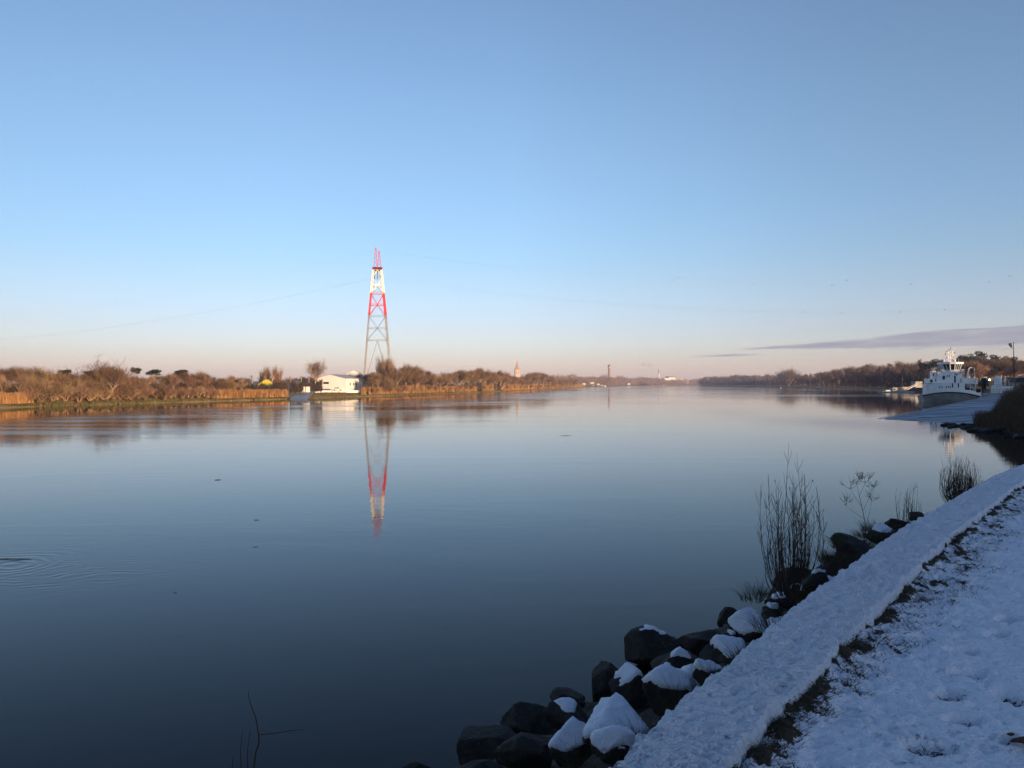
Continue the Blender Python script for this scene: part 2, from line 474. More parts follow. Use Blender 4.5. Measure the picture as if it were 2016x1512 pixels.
# ------------------------------------------------------------------ water
def build_water():
    xs = np.concatenate([-np.geomspace(3200, 150, 24), np.arange(-145, 260, 5.0), np.geomspace(262, 4200, 30)])
    ys = np.concatenate([np.linspace(-350, -10, 12), np.arange(-5, 700, 5.0), np.geomspace(710, 6000, 36)])
    nx, ny = len(xs), len(ys)
    vs = [(float(x), float(y), 0.0) for y in ys for x in xs]
    fs = [(j*nx+i, j*nx+i+1, (j+1)*nx+i+1, (j+1)*nx+i) for j in range(ny-1) for i in range(nx-1)]
    me = bpy.data.meshes.new('river_water'); me.from_pydata(vs, [], fs)
    a = me.attributes.new('ripple', 'FLOAT', 'POINT')
    vals = []
    for y in ys:
        for x in xs:
            r = 0.0
            if -200 < x < 1500 and y > 40:
                dd = math.sqrt(float(np.min((LPa[:, 0]-x)**2+(LPa[:, 1]-y)**2)))
                edge = 36+18*fbm(x*.008, y*.008)
                r = max(0, min(1, (dd-edge)/9)) * max(0, min(1, (150+40*fbm(x*.02, y*.02, 3)-dd)/90))
                r *= .65+.6*fbm(x*.035+y*.004, y*.035-x*.01, 5)
                if y > 250:
                    r = max(r, .65*min(1, (y-250)/150)*(.5+.8*fbm(x*.006, y*.012, 9)))
            vals.append(max(0, r))
    a.data.foreach_set('value', vals)
    m = bpy.data.materials.new('river_water'); m.use_nodes = True
    t = m.node_tree; p = t.nodes['Principled BSDF']
    p.inputs['Base Color'].default_value = (.0005, .0015, .007, 1)
    p.inputs['Roughness'].default_value = .015
    p.inputs['IOR'].default_value = 1.185
    L = t.links.new
    def nd(k, **kw): return _mk(t, k, **kw)
    def ma(op, x, y=None, z=None):
        n = nd('ShaderNodeMath', operation=op)
        for i, v in enumerate((x, y, z)):
            if v is None: continue
            if isinstance(v, (int, float)): n.inputs[i].default_value = v
            else: L(v, n.inputs[i])
        return n.outputs[0]
    tcn = nd('ShaderNodeTexCoord')
    def noise(scale, sx=1, sy=1, rz=0, det=3, dist=0.0):
        mp = nd('ShaderNodeMapping'); mp.inputs['Scale'].default_value = (sx, sy, 1); mp.inputs['Rotation'].default_value = (0, 0, R(rz))
        L(tcn.outputs['Object'], mp.inputs[0])
        n = nd('ShaderNodeTexNoise'); n.inputs['Scale'].default_value = scale; n.inputs['Detail'].default_value = det; n.inputs['Distortion'].default_value = dist
        L(mp.outputs[0], n.inputs['Vector'])
        return n.outputs[0]
    at_ = nd('ShaderNodeAttribute'); at_.attribute_name = 'ripple'
    calm = ma('MULTIPLY', noise(1.6, 1, 1, 0, 4), .0030)
    mid = ma('MULTIPLY', noise(.35, 1, 1.2, 20, 2), .0026)
    # light breeze patches
    patch = nd('ShaderNodeMapRange'); patch.inputs[1].default_value = .54; patch.inputs[2].default_value = .70
    L(noise(.05, .6, 2.4, 25, 5, .8), patch.inputs[0])
    rough_w = ma('MULTIPLY', noise(.55, 1, 1.5, 10, 4), .03)
    streaks = nd('ShaderNodeMapRange', interpolation_type='SMOOTHSTEP'); streaks.inputs[1].default_value = .42; streaks.inputs[2].default_value = .62
    L(noise(.05, .35, 3.2, 18, 5, .4), streaks.inputs[0])
    rp_ = ma('MULTIPLY', at_.outputs['Fac'], ma('ADD', .4, ma('MULTIPLY', streaks.outputs[0], .7)))
    rgh = ma('ADD', ma('ADD', .012, ma('MULTIPLY', rp_, .20)), ma('MULTIPLY', patch.outputs[0], .03))
    L(rgh, p.inputs['Roughness'])
    band = ma('MULTIPLY', rough_w, ma('ADD', at_.outputs['Fac'], ma('MULTIPLY', patch.outputs[0], .28)))
    h = ma('ADD', ma('ADD', calm, mid), band)
    # wake rings round the drifting branch on the left
    sepn = nd('ShaderNodeSeparateXYZ'); L(tcn.outputs['Object'], sepn.inputs[0])
    nzd = ma('MULTIPLY', noise(.5, 1, 1, 0, 2), 1.6)
    def ring(cx, cy, wl, amp, rad, sx=1.0):
        dx = ma('MULTIPLY', ma('SUBTRACT', sepn.outputs[0], cx), sx); dy = ma('SUBTRACT', sepn.outputs[1], cy)
        r = ma('ADD', ma('SQRT', ma('ADD', ma('MULTIPLY', dx, dx), ma('MULTIPLY', dy, dy))), nzd)
        wv = ma('SINE', ma('MULTIPLY', r, 2*math.pi/wl))
        env = ma('POWER', 2.718, ma('MULTIPLY', ma('MULTIPLY', r, r), -1/(rad*rad)))
        return ma('MULTIPLY', ma('MULTIPLY', wv, env), amp)
    h = ma('ADD', h, ring(-15.3, 24.0, .42, .0035, 2.3))
    # slanting wavelets
    ln = ma('ADD', ma('MULTIPLY', sepn.outputs[0], -.42), ma('MULTIPLY', sepn.outputs[1], .9))
    ln = ma('ADD', ln, nzd)
    wv = ma('SINE', ma('MULTIPLY', ln, 2*math.pi/.38))
    dx = ma('SUBTRACT', sepn.outputs[0], -12.6); dy = ma('SUBTRACT', sepn.outputs[1], 22.6)
    ex = ma('ADD', ma('MULTIPLY', dx, .9), ma('MULTIPLY', dy, .42)); ey = ma('ADD', ma('MULTIPLY', dx, -.42), ma('MULTIPLY', dy, .9))
    env = ma('POWER', 2.718, ma('ADD', ma('MULTIPLY', ma('MULTIPLY', ex, ex), -.09), ma('MULTIPLY', ma('MULTIPLY', ey, ey), -.35)))
    pn = nd('ShaderNodeMapRange'); pn.inputs[1].default_value = .42; pn.inputs[2].default_value = .6
    L(noise(.8, 1, 2, 20, 2), pn.inputs[0])
    h = ma('ADD', h, ma('MULTIPLY', ma('MULTIPLY', ma('MULTIPLY', wv, env), pn.outputs[0]), .0022))
    b = nd('ShaderNodeBump'); b.inputs['Distance'].default_value = 1.0
    L(h, b.inputs['Height']); L(b.outputs[0], p.inputs['Normal'])
    me.materials.append(m)
    o = put('water', me); tag(o, kind='structure')
build_water()

# ------------------------------------------------------------------ land
def left_z(x, y, d, i):
    if d < -.5: return -2.2
    base = interp(d, [(-.5, -.4), (0, 0.05), (2.5, .9), (7, 1.7), (25, 2.2), (80, 2.6), (300, 3.2), (1000, 3.8), (3000, 4.2)])
    hill = 0
    if LP[i].y > 900: hill = min(1, (LP[i].y-900)/700)*interp(d, [(60, 0), (180, 14), (420, 24), (700, 8), (900, 3)])*(1 if LP[i].y < 2600 else max(0, 1-(LP[i].y-2600)/600))
    return base+hill*(.7+.5*fbm(x*.004, y*.004))+(.25*fbm(x*.25, y*.25) if d > .5 else .1*fbm(x*.5, y*.5))
strip(LP, LN, [-20, -.6, 0, .8, 1.8, 3, 5, 8, 12, 20, 35, 60, 100, 180, 300, 450, 700, 1200, 2200], left_z, 3.0).build('far_bank_ground', M['grass_far'], smooth=True)
tag(bpy.data.objects['far_bank_ground'], kind='structure')
def shore_left(px):
    """world point of the left waterline under picture column px"""
    k = (px-1008)/F
    best = None
    for i in range(len(LP)-1):
        a, b = LP[i], LP[i+1]
        fa, fb = a.x-k*a.y, b.x-k*b.y
        if fa*fb <= 0 and a.y > 0:
            t = fa/(fa-fb) if fa != fb else 0
            best = (a.lerp(b, t), LN[i]); break
    return best

RP = poly_resample(RIGHT, lambda a: 8 if a.y < 700 else 30); RN = normals(RP, -1)
RPa = np.array([(p.x, p.y) for p in RP]); RNa = np.array([(n.x, n.y) for n in RN])
WSH = np.array([wpt(float(s), 5.5) for s in np.linspace(0, WS[-1], 160)])
_ws = np.vstack([WSH, np.array([(56.3, 92), (58.5, 100)]), RPa])
_t = np.gradient(_ws, axis=0); _t /= np.linalg.norm(_t, axis=1)[:, None]
_wsn = np.stack([_t[:, 1], -_t[:, 0]], 1)       # inland normal (right side)
def rdist(x, y):
    dd = (_ws[:, 0]-x)**2+(_ws[:, 1]-y)**2
    i = int(np.argmin(dd)); s = (x-_ws[i, 0])*_wsn[i, 0]+(y-_ws[i, 1])*_wsn[i, 1]
    return math.copysign(math.sqrt(dd[i]), s)
SHADE_RIDGE = [(-90, -60), (46, -40), (134, 31), (256, 138), (330, 215), (420, 330)]  # unseen ridge right of and behind the camera, added to shade foreground and ferry
RZ = [10, 11, 17, 22.5, 22, 22]
def shade_ridge(x, y):
    best = 1e9; z = 0
    for i in range(len(SHADE_RIDGE)-1):
        ax, ay = SHADE_RIDGE[i]; bx, by = SHADE_RIDGE[i+1]
        t = max(0, min(1, ((x-ax)*(bx-ax)+(y-ay)*(by-ay))/((bx-ax)**2+(by-ay)**2)))
        d = math.hypot(x-ax-(bx-ax)*t, y-ay-(by-ay)*t)
        if d < best: best = d; z = RZ[i]+(RZ[i+1]-RZ[i])*t
    return best, z
def right_z(x, y):
    d = rdist(x, y)
    if d < 0: return max(-2.5, d*.7-.3)
    z = min(3.7, d*.62-.3)
    if 64 < y < 107 and x < 72: z = min(z, max(-2.5, (x-(50.6+(y-76.5)*.351))*.6-.3))
    if y > 330: z = max(z, z+interp(d, [(0, 0), (40, 1), (160, 14), (400, 20)])*min(1, (y-330)/400))
    db, zr = shade_ridge(x, y)
    wd = 34
    if 45 < x < 125 and 70 < y < 200:                    # under the ramp: keep below its plane
        t = ((x-59)*.68+(y-113)*.73)/68
        e = abs(-(x-59)*.73+(y-113)*.68)
        if e < 10.5: z = min(z, -1.2+3.3*max(0, t))
    if db < 90: z = max(z, z+(3.7+(zr-3.7)*(math.exp(-(max(0, db-10)/wd)**2))-z)*max(0, min(1, (d-6)/25)))
    return z+.15*fbm(x*.2, y*.2)*min(1, d/5)
def near_ground():
    xs = np.arange(-150, 700, 5.0); ys = np.arange(-160, 760, 5.0)
    nx = len(xs); idx = {}; mb = MB()
    for j, y in enumerate(ys):
        for i, x in enumerate(xs):
            d = rdist(x, y)
            if d > -12:
                idx[(i, j)] = len(mb.v)
                z = right_z(x, y)
                wd, s = wdist(x, y)
                if -9 < wd < 7 and S0-4 < s < S0+40: z = min(z, 3.2 if wd < 0 else slope_z(wd)-1.2)
                mb.v.append((float(x), float(y), z))
    for (i, j) in list(idx):
        q = [(i, j), (i+1, j), (i+1, j+1), (i, j+1)]
        if all(k in idx for k in q): mb.f.append(tuple(idx[k] for k in q)); mb.mi.append(0)
    o = mb.build('ground', M['snow_far'], smooth=True); tag(o, kind='structure')
    a = o.data.attributes.new('bare', 'FLOAT', 'POINT')
    a.data.foreach_set('value', [1.0 if v[1] > 45 and rdist(v[0], v[1]) < 26 or v[1] > 215 else 0.0 for v in mb.v])
near_ground()
def far_right():
    i0 = next(i for i, p in enumerate(RP) if p.y > 640)
    def zf(x, y, d, i):
        if d < -.5: return -2.2
        return interp(d, [(-.5, -.4), (0, 0), (4, 1.6), (30, 3), (90, 7), (220, 14), (500, 18)])+.3*fbm(x*.05, y*.05)-(.6 if y < 760 else 0)
    o = strip(RP[i0:], RN[i0:], [-15, -.6, 0, 2, 4, 10, 30, 60, 90, 150, 220, 350, 500], zf, 3.0).build('wooded_hill_ground', M['grass_far'], smooth=True)
    tag(o, kind='structure')
far_right()
def bank_grass():
    rs = random.Random(12); mb = MB()
    for i in range(24000):
        px = rs.uniform(-10, 1010)
        if 566 < px < 606: continue
        p, n = shore_left(px); inl = rs.uniform(.2, 8)
        if fbm(p.x*.15+inl, p.y*.15, 4) < -.12: continue
        q = p+n*inl; mb.blade((q.x, q.y, left_z(q.x, q.y, inl, 0)-.15), (rs.gauss(0, .5), rs.gauss(0, .5), 1), rs.uniform(.4, 1.2), rs.uniform(.06, .16), seg=1, side=Vector((rs.uniform(-1, 1), rs.uniform(-.6, .6), 0)).normalized())
    o = mb.build('grass', M['bank_tuft']); tag(o, 'rough green-brown grass along the sunlit far waterline', 'grass', None, 'stuff')
bank_grass()

# ------------------------------------------------------------------ bare trees
def bare_tree(seed, h, spread, twigs, multi=4, upright=.35, lowfork=.18, tw=.05, tl=(.5, 1.1), mt='twig', vase=1.0):
    rs = random.Random(seed)
    tr = MB(); cr = MB()
    tips = []
    def branch(p, d, L, r, lev):
        pts = [p]; rad = [r]; q = p.copy(); dd = d.copy(); n = 4
        for i in range(n):
            dd = (dd+Vector((rs.uniform(-.22, .22), rs.uniform(-.22, .22), rs.uniform(-.05, .16)*upright*2))).normalized()
            q = q+dd*(L/n); pts.append(q.copy()); rad.append(r*(1-.6*(i+1)/n))
            if lev >= 1 or (lowfork < .12 and i >= 1 and vase > 1): tips.append((q.copy(), dd.copy(), lev))
        (tr if lev < 2 else cr).tube(pts, rad, 5 if lev < 2 else 3, cap=False)
        if lev < 3:
            k = (multi, 4, 3)[lev]
            for i in range(k):
                t = rs.uniform(.45, 1.0) if lev else rs.uniform(.55, 1.0)
                f = t*n; a = min(int(f), n-1); bp = pts[a].lerp(pts[a+1], f-a)
                ang = rs.uniform(0, 2*math.pi)
                out = Vector((math.cos(ang), math.sin(ang), 0))
                nd = (dd*rs.uniform(.5, 1.0)+out*rs.uniform(.45, .95)*vase+Vector((0, 0, rs.uniform(-.1, .5)*upright*2))).normalized()
                branch(bp, nd, L*rs.uniform(.55, .8), max(.02, rad[a]*.62), lev+1)
    nst = multi if lowfork < .12 else 1
    for k in range(nst):
        a = 2*math.pi*k/max(1, nst)+rs.uniform(-.4, .4)
        d = Vector((math.cos(a)*.45*vase, math.sin(a)*.45*vase, 1)).normalized() if nst > 1 else Vector((rs.uniform(-.1, .1), rs.uniform(-.1, .1), 1))
        branch(Vector((math.cos(a)*.15, math.sin(a)*.15, -.4)), d, h*.40, h*.028+.06, 0)
    # main limbs reach, scale to the wanted size
    for i in range(twigs):
        p, d, lev = tips[rs.randrange(len(tips))]
        o = Vector((rs.gauss(0, .45), rs.gauss(0, .45), rs.gauss(0, .4)))
        dd = (d*.7+Vector((rs.uniform(-1, 1), rs.uniform(-1, 1), rs.uniform(-.3, 1.1)))).normalized()
        side = dd.cross(Vector((rs.uniform(-1, 1), rs.uniform(-1, 1), rs.uniform(-1, 1)))).normalized()
        cr.blade(p+o*.8, dd, rs.uniform(*tl), tw*rs.uniform(.6, 1.3), side=side)
    allv = np.array(cr.v)
    zt = np.percentile(allv[:, 2], 99.5); rr = np.percentile(np.hypot(allv[:, 0], allv[:, 1]), 95)
    sz, sr = h/zt, spread/rr
    for m_ in (tr, cr):
        m_.v = [(x*sr, y*sr, z*sz if z > 0 else z) for x, y, z in m_.v]
    return tr.mesh('trunk', M['bark' if h > 4 else 'twig']), cr.mesh('crown', M[mt])
def pine_tree(seed, h, spread, n=2600, flat=.45, low=.45):
    rs = random.Random(seed)
    tr = MB(); cr = MB()
    pts = [Vector((0, 0, -.4))]; q = Vector((0, 0, 0))
    for i in range(5):
        q = q+Vector((rs.uniform(-.25, .25), rs.uniform(-.25, .25), h*.17)); pts.append(q.copy())
    tr.tube(pts, [h*.024*(1-.12*i) for i in range(6)], 7, cap=False)
    clumps = []
    for i in range(15):
        a = rs.uniform(0, 6.283); rr = spread*math.sqrt(rs.random())*.75
        z = h*(low+(1-low)*rs.uniform(.2, .85)*(1-.35*(rr/spread)**2))
        c = Vector((math.cos(a)*rr, math.sin(a)*rr, z)); clumps.append((c, spread*rs.uniform(.26, .42)))
        b = pts[rs.randint(2, 5)]
        tr.tube([b, (b+c)/2+Vector((0, 0, -.2)), c], [h*.009, h*.006, h*.003], 4, cap=False)
    for i in range(n):
        c, r = clumps[rs.randrange(len(clumps))]
        v = Vector((rs.gauss(0, 1), rs.gauss(0, 1), rs.gauss(0, 1))).normalized()*r*rs.uniform(.55, 1.05)
        v.z *= flat*1.3
        dd = (v.normalized()+Vector((rs.uniform(-.6, .6), rs.uniform(-.6, .6), rs.uniform(-.1, .9)))).normalized()
        side = dd.cross(Vector((rs.uniform(-1, 1), rs.uniform(-1, 1), rs.uniform(-1, 1)))).normalized()
        cr.blade(c+v, dd, rs.uniform(.35, .8), rs.uniform(.14, .32), side=side)
    return tr.mesh('trunk', M['bark']), cr.mesh('crown', M['pine'])

PROTO = {'bare': [], 'wide': [], 'pale': [], 'tall': [], 'shrub': [], 'pine': [], 'upine': [], 'cedar': []}
for k in range(5): PROTO['bare'].append((bare_tree(10+k, 9, 3.6, 2600), 9))
for k in range(3): PROTO['wide'].append((bare_tree(30+k, 8.5, 5.2, 3600, multi=6, lowfork=.1, vase=1.5, upright=.2), 8.5))
for k in range(3): PROTO['pale'].append((bare_tree(50+k, 9, 3.6, 2000, mt='twig_pale', multi=5), 9))
for k in range(2): PROTO['tall'].append((bare_tree(70+k, 14, 1.7, 1800, multi=5, lowfork=.1, vase=.25, upright=.9), 14))
for k in range(3): PROTO['shrub'].append((bare_tree(90+k, 3.2, 2.4, 1500, multi=6, lowfork=.05, vase=1.4, tl=(.3, .7)), 3.2))
for k in range(3): PROTO['pine'].append((pine_tree(110+k, 15, 5.2, 3000), 15))
for k in range(2): PROTO['upine'].append((pine_tree(130+k, 12, 3.6, 1800, flat=.3, low=.72), 12))
PROTO['cedar'].append((pine_tree(140, 12, 6.5, 3400, flat=.3, low=.15), 12))
def tree(kind, x, y, z, h, label, group, cat='tree', name=None, ws=1.0, rs=random):
    (tm, cm), h0 = PROTO[kind][rs.randrange(len(PROTO[kind]))]
    nm = name or {'pine': 'pine_tree', 'upine': 'umbrella_pine', 'cedar': 'cedar_tree', 'shrub': 'bare_shrub', 'tall': 'poplar_tree'}.get(kind, 'bare_tree')
    s = h/h0
    t = empty(nm, (x, y, z), rs.uniform(0, 6.28), label=label, cat=cat, group=group)
    wv = s*rs.uniform(.9, 1.15)*ws
    t.scale = (wv, wv, s*1.06)
    put('trunk', tm, t); put('crown', cm, t)
    return t

SKYL = [(0, 719), (55, 721), (75, 727), (130, 731), (170, 734), (200, 720), (225, 722), (240, 735), (262, 733), (275, 736), (300, 732), (318, 738), (340, 734), (350, 729), (375, 733), (400, 730), (415, 736),
        (430, 741), (470, 737), (500, 738), (560, 742), (590, 741), (620, 740), (690, 735), (720, 733), (760, 728), (790, 716), (815, 719), (835, 728), (860, 735), (885, 733), (905, 727), (925, 729), (945, 723),
        (960, 731), (980, 728), (1000, 737), (1020, 742), (1060, 729), (1078, 738), (1100, 745), (1120, 744), (1140, 748)]
ZONES = [(0, 58, 'behind the reeds at the left picture edge'), (58, 130, 'right of the leftmost reed patch'), (130, 190, 'left of the wide fan-shaped tree'), (190, 245, 'by the wide fan-shaped tree'),
         (245, 330, 'in front of the umbrella pines'), (330, 425, 'left of the long reed bed'), (425, 505, 'behind the long reed bed, left of the yellow hut'), (505, 575, 'behind the yellow hut'),
         (575, 632, 'left of the white hall'), (632, 722, 'beside the white hall'), (722, 790, 'at the foot of the pylon'), (790, 860, 'just right of the pylon'), (860, 930, 'behind the timber fishing platform'),
         (930, 1010, 'left of the church spire'), (1010, 1060, 'right of the church spire'), (1060, 1150, 'where the left bank tapers away')]
def zone(px):
    for a, b, t in ZONES:
        if a <= px < b: return t
    return ZONES[-1][2]
def left_tree(px, inl, kind, hf=1.0, hmin=3.0, lab=None, grp=None, h=None, ws=1.0):
    r = shore_left(px)
    if r is None: return
    p, n = r
    q = p+n*inl
    Y = q.y
    if h is None and 566 < px < 724: Y = max(Y, 392)
    if h is None and 490 < px < 560: Y = max(Y, 306)
    X = (px-1008)/F*Y          # keep the column, take the depth from the inland line
    z = left_z(X, Y, inl, 0)
    top = zpx(interp(px, SKYL), Y)
    hh = h if h else max(hmin, (top-z)*hf)
    adj = {'bare': 'bare brown tree', 'wide': 'wide spreading bare tree', 'pale': 'pale-branched bare tree', 'tall': 'slim upright bare poplar', 'shrub': 'low bare shrub', 'pine': 'dark pine', 'upine': 'umbrella pine', 'cedar': 'dark cedar'}[kind]
    L = lab or (adj+' '+zone(px))
    G = grp or (adj+'s '+zone(px))
    tree(kind, X, Y, z, hh, L, G, cat='shrub' if kind == 'shrub' else 'tree', ws=ws)
def blocked(px):
    return 500 < px < 552 or 566 < px < 725
random.seed(11)
px = 2.0
while px < 1132:
    Ys = shore_left(px)[0].y
    step = max(7, 4.6*F/Ys*random.uniform(.75, 1.25)*.9)
    if not (566 < px < 722 or 482 < px < 566):
        k = random.choices(['bare', 'pale', 'wide'], [5, 3, 2])[0]
        left_tree(px, random.uniform(9, 17), k, random.uniform(.62, .86), ws=1.05)
    if not (626 < px < 722) and not 566 < px < 612:
        left_tree(px+step*.5, random.uniform(26, 42), random.choices(['bare', 'pale'], [4, 1])[0], random.uniform(.84, 1.0), ws=1.1)
    if random.random() < .75:
        left_tree(px+step*.2, random.uniform(50, 70) if px < 560 or px > 720 else random.uniform(80, 110), 'bare', random.uniform(.80, .97), ws=1.3)
    px += step
px = 60.0
while px < 1130:                      # low scrub along the bank
    Ys = shore_left(px)[0].y
    if not (425 < px < 562 or 565 < px < 712): left_tree(px, random.uniform(5, 10), 'shrub', h=random.uniform(2.2, 3.8))
    px += random.uniform(9, 22)*(250/Ys)**.5
# single trees the photo shows
left_tree(208, 13, 'wide', h=9.6, lab='tall wide fan-shaped bare tree near the shore with pale limbs', grp=None or 'fan-shaped shore tree', ws=1.0)
left_tree(107, 10, 'pale', h=7.5, lab='bare tree with a pale sunlit trunk right of the leftmost reeds', grp='pale-trunked shore tree')
for px_, inl, h_, lab in ((128, 60, 17.5, 'dark rounded pine crown showing over the left wood, leftmost of the pines'), (176, 62, 17.2, 'dark low pine crown over the wood just left of the fan-shaped tree'),
                     (268, 60, 15.8, 'small umbrella pine with a flat tuft standing above the wood'), (305, 64, 15.0, 'broad umbrella pine crown over the wood, right of the small one'),
                     (356, 58, 16.0, 'rounded umbrella pine over a sunlit bare tree, rightmost of the pines on the far bank')):
    r = shore_left(px_); q = r[0]+r[1]*inl; Y = q.y; X = (px_-1008)/F*Y
    ztop = zpx({128: 729, 176: 731, 268: 725, 305: 729, 356: 729}[px_], Y)
    tree('upine', X, Y, 2.4, ztop-2.4, lab, 'umbrella pines over the left wood', ws={268: .6}.get(px_, 1.0))
for px_, top, inl, lab, k in ((628, 711, 105, 'tall round bare tree standing behind the white hall', 'pale'), (530, 722, 90, 'row of slim poplars rising behind the yellow hut', 'tall'), (518, 727, 88, 'slim poplar left in the row behind the yellow hut', 'tall'),
                           (545, 723, 92, 'slim poplar right in the row behind the yellow hut', 'tall'), (757, 703, 85, 'tight upright poplar seen between the pylon legs', 'tall'), (764, 708, 88, 'shorter upright poplar beside the right pylon leg', 'tall'),
                           (749, 712, 86, 'small upright poplar in the middle between the pylon legs', 'tall')):
    r = shore_left(px_); q = r[0]+r[1]*inl; Y = q.y; X = (px_-1008)/F*Y
    lab = 'slim poplar in the middle of the row behind the yellow hut' if lab.startswith('row') else lab
    tree(k, X, Y, 2.6, zpx(top, Y)-2.6, lab, None, ws=1.9 if k == 'tall' else 1.1)

# right bank: trees on the slope
SKYR = [(1362, 746), (1400, 739), (1450, 737), (1500, 737), (1530, 735), (1552, 727), (1570, 737), (1600, 735), (1630, 728), (1655, 719), (1680, 716), (1720, 713), (1760, 712), (1800, 709), (1860, 709), (1930, 712), (2016, 715), (2100, 715)]
def shore_right(px):
    k = (px-1008)/F; best = None
    for i in range(len(RP)-1):
        a, b = RP[i], RP[i+1]
        fa, fb = a.x-k*a.y, b.x-k*b.y
        if fa*fb <= 0 and a.y > 560: return a.lerp(b, fa/(fa-fb) if fa != fb else 0), RN[i]
    return None
ZR = [(1362, 1440, 'at the far tip of the right bank'), (1440, 1530, 'along the far right bank'), (1530, 1600, 'by the channel pole on the right bank'), (1600, 1680, 'behind the moored sailing boat'), (1680, 1745, 'left of the pontoon on the right bank'), (1745, 1830, 'behind the pontoon on the right bank')]
def zoner(px):
    for a, b, t in ZR:
        if a <= px < b: return t
    return ZR[-1][2]
random.seed(23)
px = 1364.0
while px < 1828:
    r = shore_right(px)
    if r:
        p, n = r
        step = max(5.0, 9*F/p.y*random.uniform(.7, 1.2))
        for inl, hf, k in ((8, .5, 'bare'), (30, .74, 'bare'), (75, .95, random.choice(['bare', 'pale']))):
            q = p+n*inl*random.uniform(.8, 1.2); Y = q.y; X = (px+random.uniform(-4, 4)-1008)/F*Y
            z = interp(inl, [(0, 0), (4, 1.6), (30, 3), (90, 7)])
            hh = (zpx(interp(px, SKYR), Y)-z)*hf*random.uniform(.85, 1.02)
            hh = max(4, min(hh, 31))
            tree(k, X, Y, z, hh, ('shaded bare tree low ' if inl < 60 else 'sun-tipped bare tree high ')+zoner(px), ('shaded trees ' if inl < 60 else 'sun-tipped trees ')+zoner(px), ws=1.25)
    else: step = 8
    px += step
tree('wide', *((1552-1008)/F*1560, 1560), 4, zpx(726, 1560)-4, 'rounded bare tree rising over the far right bank above the channel pole', None, ws=1.0)
tree('pine', *((1709-1008)/F*900, 900), 8, zpx(716, 900)-8, 'single dark round pine among bare trees on the right bank', None, ws=.75)
# pines behind the ferry
for i, (px_, top, Y, lab) in enumerate(((1822, 712, 470, 'ragged dark pine just left of the ferry wheelhouse'), (1845, 707, 455, 'dark pine directly behind the left side of the ferry'), (1868, 712, 480, 'dark pine behind the ferry mast'),
                          (1899, 697, 450, 'rounded dark pine right of the ferry mast'), (1921, 692, 455, 'tallest rounded dark pine right of the ferry'), (1950, 699, 460, 'dark pine above the yellow lamp'), (1978, 702, 445, 'dark pine left of the tall floodlight pole'),
                          (2002, 703, 430, 'dark pine behind the floodlight pole'), (2030, 712, 420, 'dark pine at the right picture edge'))):
    X = (px_-1008)/F*Y; z = 5.0
    tree('pine', X, Y, z, zpx(top, Y)-z, lab, 'pines behind the ferry', ws=.95)
for i in range(34):
    px_ = 1800+i*7+random.uniform(-3, 3); Y = random.uniform(405, 440)
    X = (px_-1008)/F*Y
    if rdist(X, Y) < 4: continue
    tree(random.choice(['bare', 'pale']), X, Y, 4.5, random.uniform(8, 15), 'brown bare tree in the dark wood under the pines behind the ferry', 'brown trees under the pines', ws=1.3)

# far woods: reads as one mass
def far_woods(name, pts, n, hf, spread, L=(2, 5), wd=(.5, 1.4), m='woods_far', seed=1):
    rs = random.Random(seed); mb = MB()
    clumps = []
    for px, top, Y in pts: clumps.append((px, top, Y))
    for i in range(n):
        j = rs.random()*(len(clumps)-1); a = int(j); t = j-a
        px = lerp(clumps[a][0], clumps[a+1][0], t); top = lerp(clumps[a][1], clumps[a+1][1], t); Y = lerp(clumps[a][2], clumps[a+1][2], t)
        Y += rs.uniform(0, spread)
        lump = .62+.55*abs(fbm(px*.06, Y*.004, 1.7, 3))+.2*fbm(px*.3, 2.2)
        zt = zpx(top, Y)*lump
        z = rs.uniform(0, 1)**.8*zt
        X = (px-1008)/F*Y+rs.uniform(-8, 8)
        mb.blade((X, Y, max(1, z-3)), (rs.uniform(-.8, .8), rs.uniform(-.6, .6), 1), rs.uniform(*L), rs.uniform(*wd), side=Vector((rs.uniform(-1, 1), rs.uniform(-.4, .4), rs.uniform(-.4, .4))).normalized())
    o = mb.build(name, M[m]); tag(o, hf, 'woods', None, 'stuff')
far_woods('far_woods', [(1080, 740, 1250), (1110, 734, 1500), (1150, 736, 1700), (1190, 739, 1900), (1215, 742, 2000)], 22000, 'bare woodland on the low hill beyond the church', 260, (2, 4), (.4, 1.0), seed=4)
far_woods('far_woods', [(1150, 740, 2050), (1200, 741, 2350), (1250, 740, 2700), (1290, 741, 2900), (1320, 746, 3150), (1370, 744, 3500), (1420, 746, 3900)], 26000, 'hazy line of woods on the most distant shore', 200, (3, 7), (.8, 2.2), seed=5)

def thicket(cols, n, h, inl0, inl1, side, label, seed, w_=.16, L=(.7, 1.7)):
    rs = random.Random(seed); mb = MB()
    for i in range(n):
        px = rs.uniform(*cols)
        r = (shore_left if side == 'l' else shore_right)(px)
        if not r: continue
        inl = rs.uniform(inl0, inl1); q = r[0]+r[1]*inl
        Y = q.y; X = (px-1008)/F*Y
        hh = h*(.4+1.5*abs(fbm(X*(.12 if side == 'l' else .03), Y*.03, seed, 3)))
        z0 = left_z(X, Y, inl, 0) if side == 'l' else interp(inl, [(0, 0), (4, 1.6), (30, 3), (90, 7)])
        mb.blade((X, Y, z0-.3+rs.random()*hh), (rs.uniform(-.8, .8), rs.uniform(-.8, .8), 1), rs.uniform(*L), w_*rs.uniform(.6, 1.4), side=Vector((rs.uniform(-1, 1), rs.uniform(-.5, .5), rs.uniform(-.4, .4))).normalized())
    o = mb.build('undergrowth', M['scrub']); tag(o, label, 'undergrowth', None, 'stuff')
thicket((-10, 430), 26000, 3.6, 16, 34, 'l', 'brown thicket under the trees left of the long reed bed', 61)
